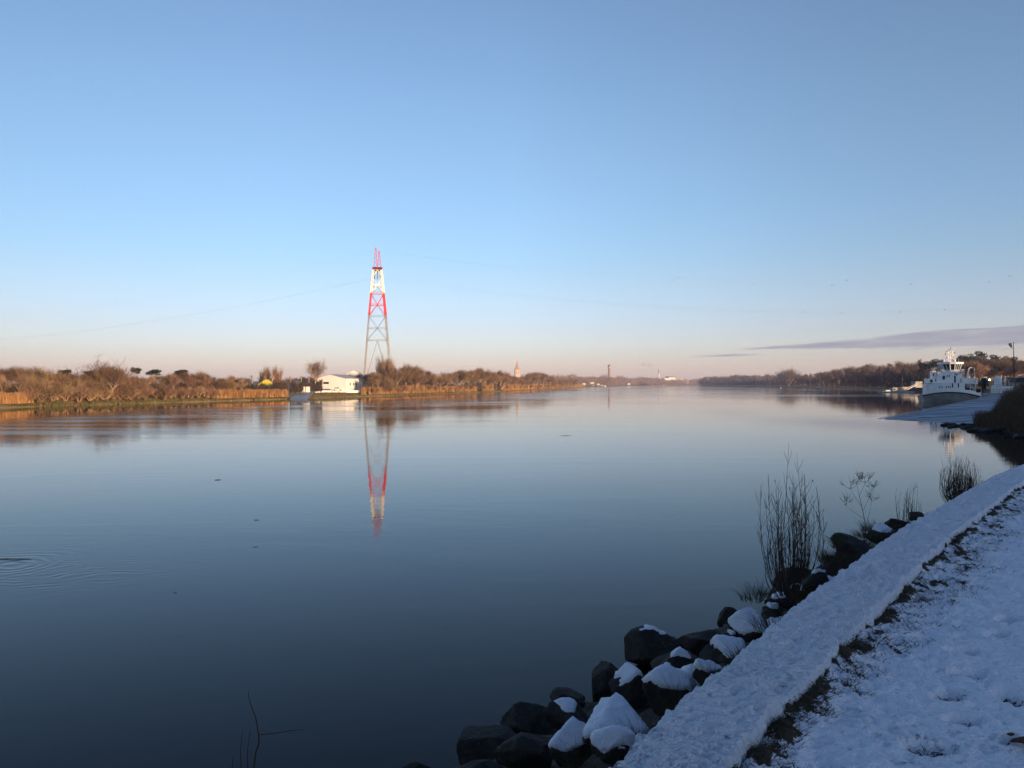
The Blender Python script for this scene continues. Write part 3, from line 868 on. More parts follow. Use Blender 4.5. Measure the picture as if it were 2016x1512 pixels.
thicket((430, 566), 9000, 3.4, 16, 34, 'l', 'brown thicket behind the long reed bed', 62)
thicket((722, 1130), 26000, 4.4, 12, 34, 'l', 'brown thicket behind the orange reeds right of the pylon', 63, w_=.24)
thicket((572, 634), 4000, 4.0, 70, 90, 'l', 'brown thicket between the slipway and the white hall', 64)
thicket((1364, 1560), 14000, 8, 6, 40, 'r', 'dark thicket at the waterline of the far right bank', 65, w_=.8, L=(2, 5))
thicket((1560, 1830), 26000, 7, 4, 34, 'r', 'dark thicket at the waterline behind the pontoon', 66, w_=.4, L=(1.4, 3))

thicket((1540, 1830), 30000, 13, 55, 105, 'r', 'tall dark thicket added inside the right bank wood to block the sun', 67, w_=.7, L=(2, 4))  # twig mass hidden behind the front trees, put in to block sunlight
thicket((1364, 1540), 12000, 13, 55, 105, 'r', 'tall dark thicket added in the far right bank wood to block the sun', 68, w_=1.2, L=(3, 6))  # same added sun blocker for the farther stretch of bank

# ------------------------------------------------------------------ reeds
def reeds(pts, n, h, depth, label, m='reed', w_=.09, seed=3, name='reeds', zf=None, lean=.12):
    rs = random.Random(seed); mb = MB()
    for i in range(n):
        j = rs.random()*(len(pts)-1); a = int(j); t = j-a
        p = Vector(pts[a]).lerp(Vector(pts[a+1]), t)
        x, y = p.x+rs.uniform(-.4, .4), p.y+rs.uniform(0, 1)*depth
        if fbm(x*.35, y*.35, seed) < -.28: continue
        z = zf(x, y) if zf else p.z
        hh = h*rs.uniform(.65, 1.05)*(1+.22*fbm(x*.25, y*.25, seed+9))
        d = Vector((rs.gauss(0, lean), rs.gauss(0, lean), 1))
        if name == 'reeds' and rs.random() < .25: hh *= rs.uniform(.3, .8)
        mb.blade((x, y, z-.2), d, hh, w_*rs.uniform(.6, 1.3), bend=Vector((rs.gauss(0, .10), rs.gauss(0, .06), -.04)), seg=3, side=Vector((rs.uniform(.5, 1), rs.uniform(-.9, .9), 0)).normalized())
    o = mb.build(name, M[m]); tag(o, label, 'reeds', None, 'stuff')
def lbank(px, inl):
    p, n = shore_left(px); q = p+n*inl
    Y = q.y; return ((px-1008)/F*Y, Y, interp(inl, [(0, .1), (2.5, .9), (7, 1.7)]))
for a, b, n, h, lab, sd in ((-40, 54, 5000, 3.0, 'tall orange reeds at the left picture edge by the water', 1), (424, 560, 9000, 2.9, 'long bed of orange reeds in front of the yellow hut', 2), (712, 790, 4500, 3.4, 'orange reeds right of the white hall and below the pylon', 3),
                        (792, 862, 5000, 4.2, 'dense orange reeds right of the pylon', 4), (866, 938, 4200, 3.6, 'orange reeds around the timber fishing platform', 5), (948, 972, 2200, 4.6, 'small orange reed clump left of the church', 6),
                        (990, 1042, 3600, 5.0, 'orange reeds below the church spire', 7), (1045, 1058, 1800, 6.0, 'short orange reed tuft right of the church spire', 8), (1062, 1150, 4000, 5.5, 'far orange reeds near the row of mooring posts', 9)):
    reeds([lbank(a+(b-a)*k/6, 3.5 if b < 1000 else 2) for k in range(7)], n, h, 5, lab, w_=.12 if b < 900 else .28, seed=sd)

# near reed bank on the right
def reed_bank(name_label, n, i0, i1, h, seed):
    rs = random.Random(seed); mb = MB()
    A, B = Vector((60.6, 105)), Vector((50.6, 76.5))
    nrm = Vector((.957, -.289))
    for i in range(n):
        p = A.lerp(B, rs.random())+nrm*rs.uniform(i0, i1); x, y = p
        if x > .70*y: continue
        if fbm(x*.4, y*.4, seed) < -.38: continue
        z = max(.1, right_z(x, y)); hh = h*rs.uniform(.6, 1.05)*(1+.25*fbm(x*.3, y*.3, seed+9))
        mb.blade((x, y, z-.2), (rs.gauss(0, .09)-.03, rs.gauss(0, .09), 1), hh, .045*rs.uniform(.6, 1.4), bend=Vector((rs.gauss(0, .10), rs.gauss(0, .06), -.04)), seg=3, side=Vector((rs.uniform(.5, 1), rs.uniform(-.9, .9), 0)).normalized())
    o = mb.build('reeds', M['reed_shaded']); tag(o, name_label, 'reeds', None, 'stuff')
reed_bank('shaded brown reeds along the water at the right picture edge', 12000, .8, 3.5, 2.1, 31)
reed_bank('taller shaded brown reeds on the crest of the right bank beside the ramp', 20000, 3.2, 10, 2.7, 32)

# ------------------------------------------------------------------ shore stones on the far bank and at the reed bank
def rock_mesh(seed, sx, sy, sz, sub, n_pl=13, rough=.07, yaw=None, tilt=None):
    rs = random.Random(seed)
    bm = bmesh.new(); bmesh.ops.create_icosphere(bm, subdivisions=sub, radius=1)
    pl = []; n_pl = 15
    for i in range(n_pl):
        z_ = 1-2*(i+.5)/n_pl; a_ = i*2.39996+rs.uniform(-.5, .5); r_ = math.sqrt(max(0, 1-z_*z_))
        v = (Vector((math.cos(a_)*r_, math.sin(a_)*r_, z_))+Vector((rs.gauss(0, .22), rs.gauss(0, .22), rs.gauss(0, .22)))).normalized(); pl.append((v, rs.uniform(.46, .86)))
    yaw = rs.uniform(0, 6.28) if yaw is None else yaw
    Rm = Matrix.Rotation(yaw, 3, 'Z') @ Matrix.Rotation(rs.uniform(-.3, .3) if tilt is None else tilt, 3, 'X')
    off = rs.uniform(0, 50)
    for v in bm.verts:
        d = v.co.normalized(); r = 1.0
        for n, k in pl:
            c = d.dot(n)
            if c > .05: r = min(r, k/c)
        r += rough*.55*mn.fractal(d*1.7+Vector((off, 0, 0)), 1, 2, 3)+rough*.35*mn.fractal(d*7+Vector((0, off, 0)), 1, 2, 3)
        v.co = Rm @ Vector((d.x*r*sx, d.y*r*sy, d.z*r*sz))
    bm.normal_update()
    return bm
STM = []
for k in range(4):
    bm = rock_mesh(300+k, 1, .8, .6, 2); me = bpy.data.meshes.new('stone'); bm.to_mesh(me); bm.free(); me.materials.append(M['stone_pale']); STM.append(me)
random.seed(5)
for i in range(74):
    px = random.choice([random.uniform(60, 425), random.uniform(150, 425), random.uniform(425, 570), random.uniform(700, 1000)])
    p, n = shore_left(px); q = p+n*random.uniform(.2, 3.0)
    o = put('shore_stone', random.choice(STM)); s = random.uniform(.2, .55)
    o.location = (q.x, q.y, left_z(q.x, q.y, (q-p).length, 0)*.7+.1); o.rotation_euler = (0, 0, random.uniform(0, 6)); o.scale = (s*1.3, s, s*.7)
    tag(o, 'pale stone lying at the waterline of the sunlit far bank', 'stone', 'pale stones along the far waterline')

# ------------------------------------------------------------------ foreground wall, path
def nonuni():
    s = S0-1.6; out = []
    while s < S0+34:
        out.append(s); x, y = wpt(s, 0)
        s += max(.012, math.hypot(x, y)*.0042)
    return out
SS = nonuni()
def lumps(x, y, k=1.0, f=0.0):
    a = mn.fractal(Vector((x*6, y*6, 3)), 1, 2, 3)*.016
    b = mn.fractal(Vector((x*24, y*24, 9)), 1, 2, 2)*.014
    return (a+b)*k
def grid_mesh(name, rows, ncol, m, attr=None, smooth=True):
    me = bpy.data.meshes.new(name)
    vs = [v for r in rows for v in r]
    fs = [(j*ncol+i, (j+1)*ncol+i, (j+1)*ncol+i+1, j*ncol+i+1) for j in range(len(rows)-1) for i in range(ncol-1)]
    me.from_pydata(vs, [], fs); me.materials.append(m)
    if attr is not None:
        a = me.attributes.new('bare', 'FLOAT', 'POINT'); a.data.foreach_set('value', attr)
    if smooth: me.polygons.foreach_set('use_smooth', [True]*len(fs))
    return me
def build_wall():
    t = empty('river_wall', (0, 0, 0), label='low snow-topped stone wall curving between the rocks and the path', cat='wall')
    us = [-.006, .0, .012, .03, .06]+[.06+.88*k/30 for k in range(1, 31)]+[.965, .985, 1.0, 1.006]
    rows = []
    for s in SS:
        W_ = wall_w(s); r = []
        x0, y0 = wpt(s, 0)
        ew = .012*fbm(x0*5, y0*5, 2)+.006*fbm(x0*20, y0*20, 4)
        iw = .02*fbm(x0*4, y0*4, 7)+.008*fbm(x0*18, y0*18, 1)
        for k, u in enumerate(us):
            d = .012+ew-(W_+.02+ew+iw)*u
            x, y = wpt(s, d)
            e = min(1, max(0, u/.05), (1-u)/.05) if 0 < u < 1 else 0
            edge = math.sqrt(max(0, 1-(1-e)**2))
            z = ZW-.045+.045*edge+lumps(x, y, 1.4 if 0 < u < 1 else .3)
            if k == 0: z -= .03
            if k == len(us)-1: z -= .03+.05*max(0, min(1, .5-2*fbm(x0*2.6, y0*2.6, 8, 3)))
            r.append((x, y, z))
        rows.append(r)
    put('snow_cover', grid_mesh('snow_cover', rows, len(us), M['snow']), t)
    # masonry below
    rows = []
    for s in SS[::4]:
        W_ = wall_w(s); r = []
        for d, z in ((.10, 3.0), (.03, 3.55), (.0, ZW-.05), (0-.02, ZW-.05), (-W_+.06, ZW-.05), (-W_+.045, ZW-.07), (-W_+.04, 3.7)):
            x, y = wpt(s, d); k = .012*fbm(x*7, y*7, z*5)
            x, y = wpt(s, d+k)
            r.append((x, y, z))
        rows.append(r)
    put('masonry', grid_mesh('masonry', rows, 7, M['rock'], smooth=False), t)
build_wall()

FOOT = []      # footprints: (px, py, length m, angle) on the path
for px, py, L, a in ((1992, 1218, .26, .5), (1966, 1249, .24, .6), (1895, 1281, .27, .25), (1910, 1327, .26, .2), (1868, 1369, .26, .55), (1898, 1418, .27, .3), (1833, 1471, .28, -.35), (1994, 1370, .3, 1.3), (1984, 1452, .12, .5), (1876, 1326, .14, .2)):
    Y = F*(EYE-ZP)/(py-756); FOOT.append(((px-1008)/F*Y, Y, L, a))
BARE = []
def strip_edge(s): return .30+.16*fbm(s*.9, 1.3)+.14*fbm(s*3.1, 5.5)
def build_path():
    ds = [0.0]
    d = 0.0
    while d < 7.5:
        d += max(.014, .0045*(d+1.5)*1.1) if d < 3.5 else .09; ds.append(d)
    rows = []; attr = []
    for s in SS:
        W_ = wall_w(s); r = []
        se = strip_edge(s)
        for d in ds:
            x, y = wpt(s, -(W_-.03)-d)
            z = ZP+.04*math.exp(-(d/.16)**2)+lumps(x, y, 1.15)+.014*fbm(x*1.1, y*1.1, 6, 3)-.004
            # rough grassy strip beside the wall
            g = max(0, 1-d/(se*1.9))
            n1 = fbm(x*15, y*15, 2.5, 4); n2 = fbm(x*2.6, y*2.6, 8, 3)
            z += g*.030*n1+g*.02*n2
            z -= .05*math.exp(-(d/.05)**2)*max(0, min(1, .55+1.6*n2))-.03*math.exp(-(d/.06)**2)*max(0, min(1, -n2*2))
            b = -.25+(.68+.35*n2+.55*n1)*math.exp(-((d-.02)/(.06+.07*max(0, n2+.3)))**2)+g*(1.15*n1+.2*n2)+.46*min(1, g*1.6)
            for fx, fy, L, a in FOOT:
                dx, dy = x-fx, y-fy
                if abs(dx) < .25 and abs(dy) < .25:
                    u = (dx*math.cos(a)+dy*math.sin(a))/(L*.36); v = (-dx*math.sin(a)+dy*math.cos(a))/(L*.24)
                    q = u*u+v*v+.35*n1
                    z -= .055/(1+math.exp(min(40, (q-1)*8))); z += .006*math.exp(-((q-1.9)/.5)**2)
                    if q < 1.0: b = max(b, .53-.09*q+.16*n1)  # footprint shade painted into the colour by mixing in the ground tone
            r.append((x, y, z)); attr.append(b)
            if d < .66 and b > .22 and math.hypot(x, y) < 24: BARE.append((x, y, z, b))
        rows.append(r)
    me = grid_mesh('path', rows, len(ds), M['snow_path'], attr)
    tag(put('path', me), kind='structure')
build_path()
def build_grass():
    rs = random.Random(3); mb = MB()
    k = min(1.0, 42000/max(1, len(BARE)))
    for x, y, z, b in BARE:
        if rs.random() > k*(.5+b*2): continue
        for _ in range(2):
            a = rs.uniform(0, 6.28)
            mb.blade((x+rs.uniform(-.01, .01), y+rs.uniform(-.01, .01), z-.01), (math.cos(a)*.9, math.sin(a)*.9, rs.uniform(.5, 1.3)), rs.uniform(.02, .055), rs.uniform(.003, .006), bend=Vector((0, 0, -.35)), seg=2)
    # clumps seen by the wall
    for px, py, n, r, hh in ((1665, 1278, 420, .10, .10), (1540, 1415, 260, .06, .07), (1500, 1440, 300, .08, .06), (1470, 1480, 260, .06, .07), (1690, 1228, 240, .07, .07), (1725, 1205, 260, .08, .07), (1655, 1245, 140, .05, .05), (1560, 1375, 220, .06, .06),
                         (1860, 1060, 260, .08, .10), (1885, 1042, 260, .08, .09), (1870, 1068, 200, .06, .09), (1940, 985, 360, .14, .09), (1910, 1000, 280, .12, .09), (1965, 970, 300, .15, .08), (1785, 1148, 160, .08, .06), (1825, 1105, 160, .08, .06), (1800, 1180, 160, .1, .05)):
        Y = F*(EYE-ZP)/(py-756); X = (px-1008)/F*Y
        for i in range(n):
            a = rs.uniform(0, 6.28); q = r*math.sqrt(rs.random())
            mb.blade((X+math.cos(a)*q, Y+math.sin(a)*q, ZP-.01), (rs.uniform(-.7, .9), rs.uniform(-.9, .4), 1), hh*rs.uniform(.6, 1.3), .005, bend=Vector((rs.uniform(-.2, .3), rs.uniform(-.3, .1), -.35)), seg=3)
    o = mb.build('grass', M['dead_grass']); tag(o, 'frosted brown grass poking from the snow beside the wall', 'grass', None, 'stuff')
build_grass()
def leaves():
    for i, (px, py, s) in enumerate(((2012, 1466, .045), (1673, 1323, .022), (1989, 1452, .014))):
        Y = F*(EYE-ZP)/(py-756); X = (px-1008)/F*Y
        mb = MB(); n = 10; vs = [(0, 0, .004)]
        for k in range(n):
            a = 2*math.pi*k/n; r = s*(1+.35*math.cos(3*a)+.15*math.sin(5*a)); vs.append((math.cos(a)*r, math.sin(a)*r*.7, .012+.3*s*math.sin(2*a)))
        mb.add(vs, [(0, k+1, (k+1) % n+1) for k in range(n)]); mb.add([(x, y, z-.002) for x, y, z in vs], [(0, (k+1) % n+1, k+1) for k in range(n)])
        o = mb.build('fallen_leaf', M['leaf']); o.location = (X, Y, ZP+.004)
        tag(o, ('large brown leaf on the snow at the bottom right corner', 'small dark leaf on the snow near the grassy wall edge', 'tiny dark leaf on the snowy path above the large brown leaf')[i], 'leaf')
leaves()

# ------------------------------------------------------------------ rocks on the near slope
def bank_surface():
    rows = []; ds = [.05+.11*k for k in range(46)]+[5.3, 5.7, 6.5, 8.5]
    for s in np.concatenate([np.arange(S0-6, S0-1.5, .5), np.arange(S0-1.5, S0+9, .07), np.arange(S0+9, S0+22, .16), np.arange(S0+22, S0+60, .4)]):
        r = []
        for d in ds:
            x, y = wpt(float(s), d); r.append((x, y, slope_z(d)-.15+.16*fbm(x*1.5, y*1.5)+.10*abs(fbm(x*5, y*5, 3))+.03*fbm(x*19, y*19, 5)-(.6 if d > 6 else 0)))
        rows.append(r)
    me = grid_mesh('near_bank_ground', rows, len(ds), M['rock']); tag(put('near_bank_ground', me), kind='structure')
bank_surface()
def make_rock(seed, pos, sx, sy, sz, thr, thick=.045, sub=4, label=None, group=None, yaw=None, tilt=None, mossy=False, n_pl=13):
    t = empty('boulder', pos, 0, label=label, cat='rock', group=group)
    bm = rock_mesh(seed, sx, sy, sz, sub, yaw=yaw, tilt=tilt, n_pl=n_pl)
    me = bpy.data.meshes.new('stone'); bm.to_mesh(me)
    me.materials.append(M['rock'])
    put('stone', me, t)
    if thr is not None:
        off = Vector((seed*1.7 % 13, 0, 0)); data = []
        for v in bm.verts:
            nz = mn.fractal(v.co*5+off, 1, 2, 3)*.17+mn.fractal(v.co*18+off, 1, 2, 2)*.11
            q = (.5*v.normal.z+.5*v.co.normalized().z+nz-thr+.12)/.30+ .25*(v.co.z/max(sz, .01)); q = max(0, min(1, q)); q = q*q*(3-2*q)
            data.append(v.co+Vector((0, 0, 1))*(thick*q)+v.normal*(.008*q-.03*(1-q))+Vector((0, 0, mn.fractal(v.co*22+off, 1, 2, 2)*.010*q)))
        for v, c in zip(bm.verts, data): v.co = c
        m2 = bpy.data.meshes.new('snow_cap'); bm.to_mesh(m2); m2.materials.append(M['snow_cap'])
        m2.polygons.foreach_set('use_smooth', [True]*len(m2.polygons))
        put('snow_cap', m2, t)
    bm.free()
    return t
def ray_slope(px, py, lift=.2):
    Y = 2.2
    while Y < 30:
        x, z = (px-1008)/F*Y, zpx(py, Y)
        d, s = wdist(x, Y)
        if d > 0 and z < slope_z(d)+lift: return Vector((x, Y, z)), d, s
        if z < 0: break
        Y += .05
    Y = F*(EYE-.3)/(py-756); x = (px-1008)/F*Y
    d, s = wdist(x, Y); return Vector((x, Y, .3)), d, s
ROCKS = [  # px, py, w px, h px, snow threshold (None = none), label
    (1292, 1281, 128, 84, .93, 'large dark lichen-spotted boulder with a thin rim of snow on top'),
    (1388, 1268, 95, 74, None, 'dark bare boulder right of the lichen-spotted boulder'),
    (1438, 1222, 56, 66, None, 'upright dark block beside the snow-covered rock at the water edge'),
    (1476, 1238, 84, 66, .2, 'pointed rock wholly covered in snow, highest of the white rocks'),
    (1428, 1286, 78, 46, .55, 'snow-topped rock just below the upright dark block'),
    (1440, 1258, 36, 22, .8, 'small dark rock with a snow streak between two white rocks'),
    (1241, 1358, 86, 84, .62, 'triangular boulder with snow on its left edge and face'),
    (1330, 1310, 86, 46, .75, 'flat dark rock with a curled rim of snow above the snowy dome'),
    (1392, 1328, 64, 40, .45, 'snowy low rock close to the wall right of the snowy dome'),
    (1310, 1336, 90, 40, .84, 'long thin rock with a white snow line above the snowy dome'),
    (1318, 1366, 116, 84, .38, 'big snow-covered slab with grass stalks in front of it'),
    (1122, 1413, 96, 56, .84, 'dark boulder with an arched rim of snow'),
    (1216, 1436, 156, 70, .2, 'wide flat boulder under a smooth snow sheet'),
    (1122, 1474, 92, 96, .25, 'snow-covered boulder in the bottom row, left of the wide flat one'),
    (1214, 1476, 86, 50, .35, 'small rounded snowy rock at the bottom below the wide flat boulder'),
    (1196, 1345, 90, 72, None, 'dark bare boulder left of the triangular one'),
    (1118, 1384, 70, 48, None, 'dark angular rock by the water above the snow-arched boulder'),
    (1042, 1425, 120, 80, None, 'broad dark boulder sloping to the water'),
    (962, 1470, 130, 76, None, 'low dark boulder dipping into the water at the bottom'),
    (1040, 1482, 120, 70, None, 'mossy dark boulder at the bottom edge'),
    (1004, 1486, 60, 40, .9, 'dark rock with a small snow streak near the bottom edge'),
    (822, 1516, 50, 18, None, 'tip of a dark rock breaking the water at the bottom edge'),
    (1575, 1160, 130, 78, None, 'large dark boulder at the foot of the tall bare bush'),
    (1640, 1128, 80, 50, None, 'dark boulder right of the tall bare bush'),
    (1536, 1182, 62, 24, .6, 'flat rock with a long snow streak below the tall bush'),
    (1572, 1166, 44, 22, .6, 'small rock with a bulging snow cap below the tall bush'),
    (1578, 1146, 30, 14, .7, 'tiny rock with a snow fleck at the stems of the tall bush'),
    (1627, 1152, 40, 28, .6, 'snow-capped rock touching the wall below the tall bush'),
    (1520, 1202, 54, 22, .7, 'low rock with broken snow above the pointed white rock'),
    (1694, 1093, 26, 20, .5, 'small rock with an upright snow dab beside the wall'),
    (1724, 1063, 26, 10, .5, 'little rock with a thin snow dash under the grass tuft'),
    (1752, 1040, 54, 16, .4, 'low snowy rock between the dry flower and the wall'),
    (1636, 1100, 26, 14, None, 'small rounded dark rock at the water right of the tall bush'),
    (1808, 1018, 38, 26, None, 'dark rock half hidden by the twiggy bush at the wall'),
]
for i, (px, py, wp, hp, thr, lab) in enumerate(ROCKS):
    pos, d, s = ray_slope(px, py)
    sc = pos.y/F
    sx = wp*sc*.62; szv = hp*sc*.68
    if thr is not None: szv = min(szv, sx*.9)
    if thr is not None and thr < .6: thr -= .28
    make_rock(500+i*3, pos, sx, sx*.75 if wp > 40 else sx, szv, thr, thick=min(.03, sx*.2), label=lab, yaw=random.uniform(-.4, .4))
for i, (px, py, Y, wp, hp, thr, lab) in enumerate(((1688, 1096, 8.7, 120, 66, None, 'broad dark boulder against the wall under the dry flower'), (1650, 1124, 8.2, 84, 56, None, 'dark boulder against the wall right of the tall bush foot'),
        (1738, 1060, 9.7, 86, 40, .80, 'long dark rock with a trace of snow beside the wall under the loose bush'), (1776, 1036, 10.6, 64, 28, None, 'low dark rock at the wall left of the loose bush'),
        (1612, 1150, 7.7, 76, 50, .84, 'dark boulder with a thin snow rim against the wall below the tall bush'), (1668, 1068, 10.0, 60, 34, None, 'dark mossy rock behind the grass under the dry flower'))):
    pos = at(px, py, Y); sc = Y/F
    make_rock(1500+i*7, pos, wp*sc*.6, wp*sc*.42, hp*sc*.62, thr, thick=.025, label=lab, yaw=random.uniform(-.5, .5))
random.seed(77)
nfill = 0
s = S0-1
while s < S0+17:
    x0, y0 = wpt(s, 0)
    d = .15
    while d < 5.9:
        rr = random.uniform(.25, .5)*(1+.09*d)
        x, y = wpt(s+random.uniform(-.25, .25), d)
        z = slope_z(d)-.22+random.uniform(-.06, .04)
        # keep clear of the picked rocks
        far = s > S0+18
        make_rock(2000+nfill, (x, y, z), rr, rr*random.uniform(.7, 1), rr*random.uniform(.5, .8), (random.uniform(.75, .95) if d < 2.2 and random.random() < .6 else None), sub=2 if far or s > S0+9 else 3,
                  label='dark angular riprap boulder packed on the shaded slope', group='riprap boulders on the near slope', thick=.03)
        nfill += 1
        d += rr*1.4
    s += random.uniform(.6, .85)
print('fill rocks', nfill)
# dark stones at the tip of the reed bank
random.seed(9)
for i in range(46):
    t_ = random.random()
    a = Vector((59.0, 106.5, 0)).lerp(Vector((52.5, 80, 0)), t_)
    x, y = a.x+random.uniform(-1.6, 3.2), a.y+random.uniform(-1.5, 1)
    o = put('shore_stone', random.choice(STM)); s = random.uniform(.4, .95)
    o.location = (x, y, max(0, right_z(x, y))+.1); o.rotation_euler = (0, 0, random.uniform(0, 6)); o.scale = (s*1.2, s, s*.7)
    o.material_slots[0].link = 'OBJECT'; o.material_slots[0].material = M['rock']
    tag(o, 'dark wet stone at the foot of the shaded reed bank', 'stone', 'dark stones under the reed bank')

# ------------------------------------------------------------------ foreground plants
def shrub(name, pos, stems, label, cat='bush', m='stem', r0=.006, side_tw=8, rs=None, leaves_n=0):
    """stems: list of (dx, dy, height, lean x, lean y)"""
    rs = rs or random.Random(int(pos[0]*100))
    t = empty(name, pos, 0, label=label, cat=cat)
    st = MB(); tw = MB(); lf = MB()
    for dx, dy, h, lx, ly in stems:
        n = 9; pts = []; rad = []
        p = Vector((dx, dy, -.15)); d = Vector((lx*1.9, ly*1.9, 1)).normalized()
        for i in range(n+1):
            pts.append(p.copy()); rad.append(max(.0012, r0*(1-.82*i/n)))
            d = (d+Vector((-lx*.22+rs.gauss(0, .035), -ly*.22+rs.gauss(0, .035), .06))).normalized()
            p = p+d*(h+.15)/n
        st.tube(pts, rad, 4, cap=False)
        for k in range(rs.randint(int(side_tw*.5), side_tw)):
            f = rs.uniform(.15, .92)*n; a = min(int(f), n-1); b = pts[a].lerp(pts[a+1], f-a)
            an = rs.uniform(0, 6.28); dd = Vector((math.cos(an)*.9, math.sin(an)*.9, 1)).normalized()
            L = h*rs.uniform(.10, .28)*(1.1-f/n*.6); q = [b]
            for j in range(4): dd = (dd+Vector((-math.cos(an)*.06, -math.sin(an)*.06, .12))).normalized(); q.append(q[-1]+dd*L/4)
            tw.tube(q, [r0*.42, r0*.36, r0*.3, r0*.25, r0*.15], 3, cap=False)
            if leaves_n and rs.random() < leaves_n:
                lf.blade(q[-1], (rs.uniform(-.5, .5), rs.uniform(-.5, .5), -1), .03, .012)
    st.build('stems', M[m], t); tw.build('twigs', M[m], t)
    if lf.v: lf.build('withered_leaves', M['leaf'], t)
    return t
rs = random.Random(41)
pos = at(1556, 1150, 8.6)
ppm = F/8.6
st = []
tops = [(1557, 872), (1611, 893), (1552, 925), (1530, 935), (1500, 950), (1512, 965), (1483, 1000), (1540, 960), (1566, 935), (1580, 940), (1573, 930), (1590, 960), (1602, 940), (1622, 945), (1632, 965), (1476, 1035), (1474, 1065), (1648, 1030), (1640, 985), (1520, 985), (1545, 1000), (1562, 985), (1584, 995), (1600, 1010), (1615, 1000), (1495, 1020), (1508, 1045), (1570, 955), (1548, 948), (1533, 1005), (1655, 1075), (1480, 1095), (1590, 930), (1560, 960)]
for tx, ty in tops:
    for rep in range(2 if ty > 940 else 1):
        h = (1150-ty+rs.uniform(-14, 14)*rep)/ppm; X = (tx+rs.uniform(-12, 12)*rep-1556)/ppm
        bx = X*.18
        st.append((bx+rs.uniform(-.05, .05), rs.uniform(-.25, .25), h, (X-bx)/h*1.05, rs.uniform(-.18, .18)))
shrub('bare_bush', pos, st, 'tall bare twiggy bush rising from the rocks over the water', r0=.0058, side_tw=16, rs=rs, leaves_n=.05)
pos = at(1892, 982, 15.0); ppm = F/15.0; st = []
for i in range(150):
    a = rs.uniform(-1, 1); top = 893+28*a*a+rs.uniform(0, 45)
    X = a*50/ppm; h = (985-top)/ppm; bx = X*.25
    st.append((bx, rs.uniform(-.3, .3), h, (X-bx)/h*1.25, rs.uniform(-.3, .3)))
shrub('bare_bush', pos, st, 'dense rounded dark bush beyond the wall below the reed bank', r0=.0062, side_tw=8, rs=rs)
pos = at(1796, 1040, 11.5); ppm = F/11.5; st = []
for i in range(30):
    a = rs.uniform(-1, 1); top = 948+rs.uniform(0, 55)+25*a*a
    X = a*34/ppm; h = (1045-top)/ppm; bx = X*.3
    st.append((bx, rs.uniform(-.15, .15), h, (X-bx)/h, rs.uniform(-.3, .3)))
shrub('bare_bush', pos, st, 'small loose bare bush against the wall between the dry flower and the round bush', r0=.005, side_tw=7, rs=rs)
# dry umbel plant
def umbel():
    pos = at(1706, 1050, 10.2); t = empty('dry_flower', pos, 0, label='pale dried umbel flower stalk standing against the water', cat='plant')
    rs = random.Random(8); st = MB(); hd = MB(); ppm = F/10.2
    main = [(0, 0, -.1), (-.02, 0, .15), (-.06, 0, .34), (-.10, .0, .52)]
    st.tube(main, [.006, .005, .004, .003], 4)
    def sub(p, tip, lev):
        p = Vector(p); tip = Vector(tip); mid = (p+tip)/2+Vector((0, 0, -.01)); st.tube([p, mid, tip], [.003, .0022, .0016], 3)
        if lev < 2:
            for k in range(4):
                q = tip+Vector((rs.uniform(-.07, .07), rs.uniform(-.06, .06), rs.uniform(.02, .09))); sub(tip, q, lev+1)
        else:
            for k in range(2): hd.blade(tip+Vector((rs.uniform(-.01, .01), 0, 0)), (rs.uniform(-1, 1), rs.uniform(-1, 1), .6), .012, .005)
    for bx, bz, tx, tz in ((-.06, .34, -.22, .58), (-.08, .44, -.12, .66), (-.09, .5, -.02, .66), (-.04, .3, .06, .56), (-.02, .18, -.26, .36), (0, .1, .08, .42)):
        sub((bx, 0, bz), (tx, rs.uniform(-.05, .05), tz), 0)
    st.build('stalks', M['umbel'], t); hd.build('seed_heads', M['umbel'], t)
    return t
umbel()
# twig sticking up at the lower left
def corner_bush():
    Y = 4.2; base = Vector((-1.33, Y, 2.3)); t = empty('bare_bush', base, 0, label='bent bare twig with a side shoot rising at the lower left edge', cat='bush')
    def P(px, py, dy=0): v = at(px, py, Y+dy); return v-base
    st = MB()
    st.tube([Vector((0, 0, -.1)), P(496, 1600), P(500, 1512), P(504, 1480), P(510, 1464), P(509, 1445), P(504, 1415), P(495, 1390), P(489, 1372), P(490, 1360)], [.010, .007, .0048, .0044, .0042, .0036, .003, .0024, .0018, .0012], 5)
    t1 = st.build('main_stem', M['stem'], t)
    s2 = MB(); s2.tube([P(509, 1447), P(545, 1443), P(575, 1438), P(598, 1436)], [.0026, .0026, .0022, .0010], 4); s2.build('side_shoot', M['stem'], t)
    for pts in ([(470, 1600), (475, 1512), (473, 1480), (476, 1450), (478, 1438)], [(486, 1600), (488, 1512), (487, 1480), (491, 1450), (493, 1437)], [(455, 1600), (457, 1512), (459, 1490)], [(520, 1620), (530, 1540), (535, 1518)]):
        s3 = MB(); s3.tube([Vector((rs.uniform(-.1, .1), 0, -.1))]+[P(a, b, .05) for a, b in pts], [.006]+[.0028-.0004*k for k in range(len(pts))], 4); s3.build('thin_stem', M['stem'], t)
corner_bush()
def tuft(px, py, n, hh, rad, label, Y=None, lift=.15, name='grass_tuft', lean=.6):
    if Y is None: p, d, s = ray_slope(px, py, lift)
    else: p = at(px, py, Y)
    rs = random.Random(px*7+py); mb = MB()
    for i in range(n):
        a = rs.uniform(0, 6.28); q = rad*math.sqrt(rs.random())
        mb.blade((math.cos(a)*q, math.sin(a)*q, -.05), (math.cos(a)*lean*rs.random()+rs.uniform(-.2, .2), math.sin(a)*lean*rs.random(), 1), hh*rs.uniform(.4, 1.1), .0045*p.y/8, bend=Vector((math.cos(a)*.25, math.sin(a)*.25, -.22)), seg=4)
    o = mb.build(name, M['dead_grass']); o.location = p
    tag(o, label, 'grass tuft')
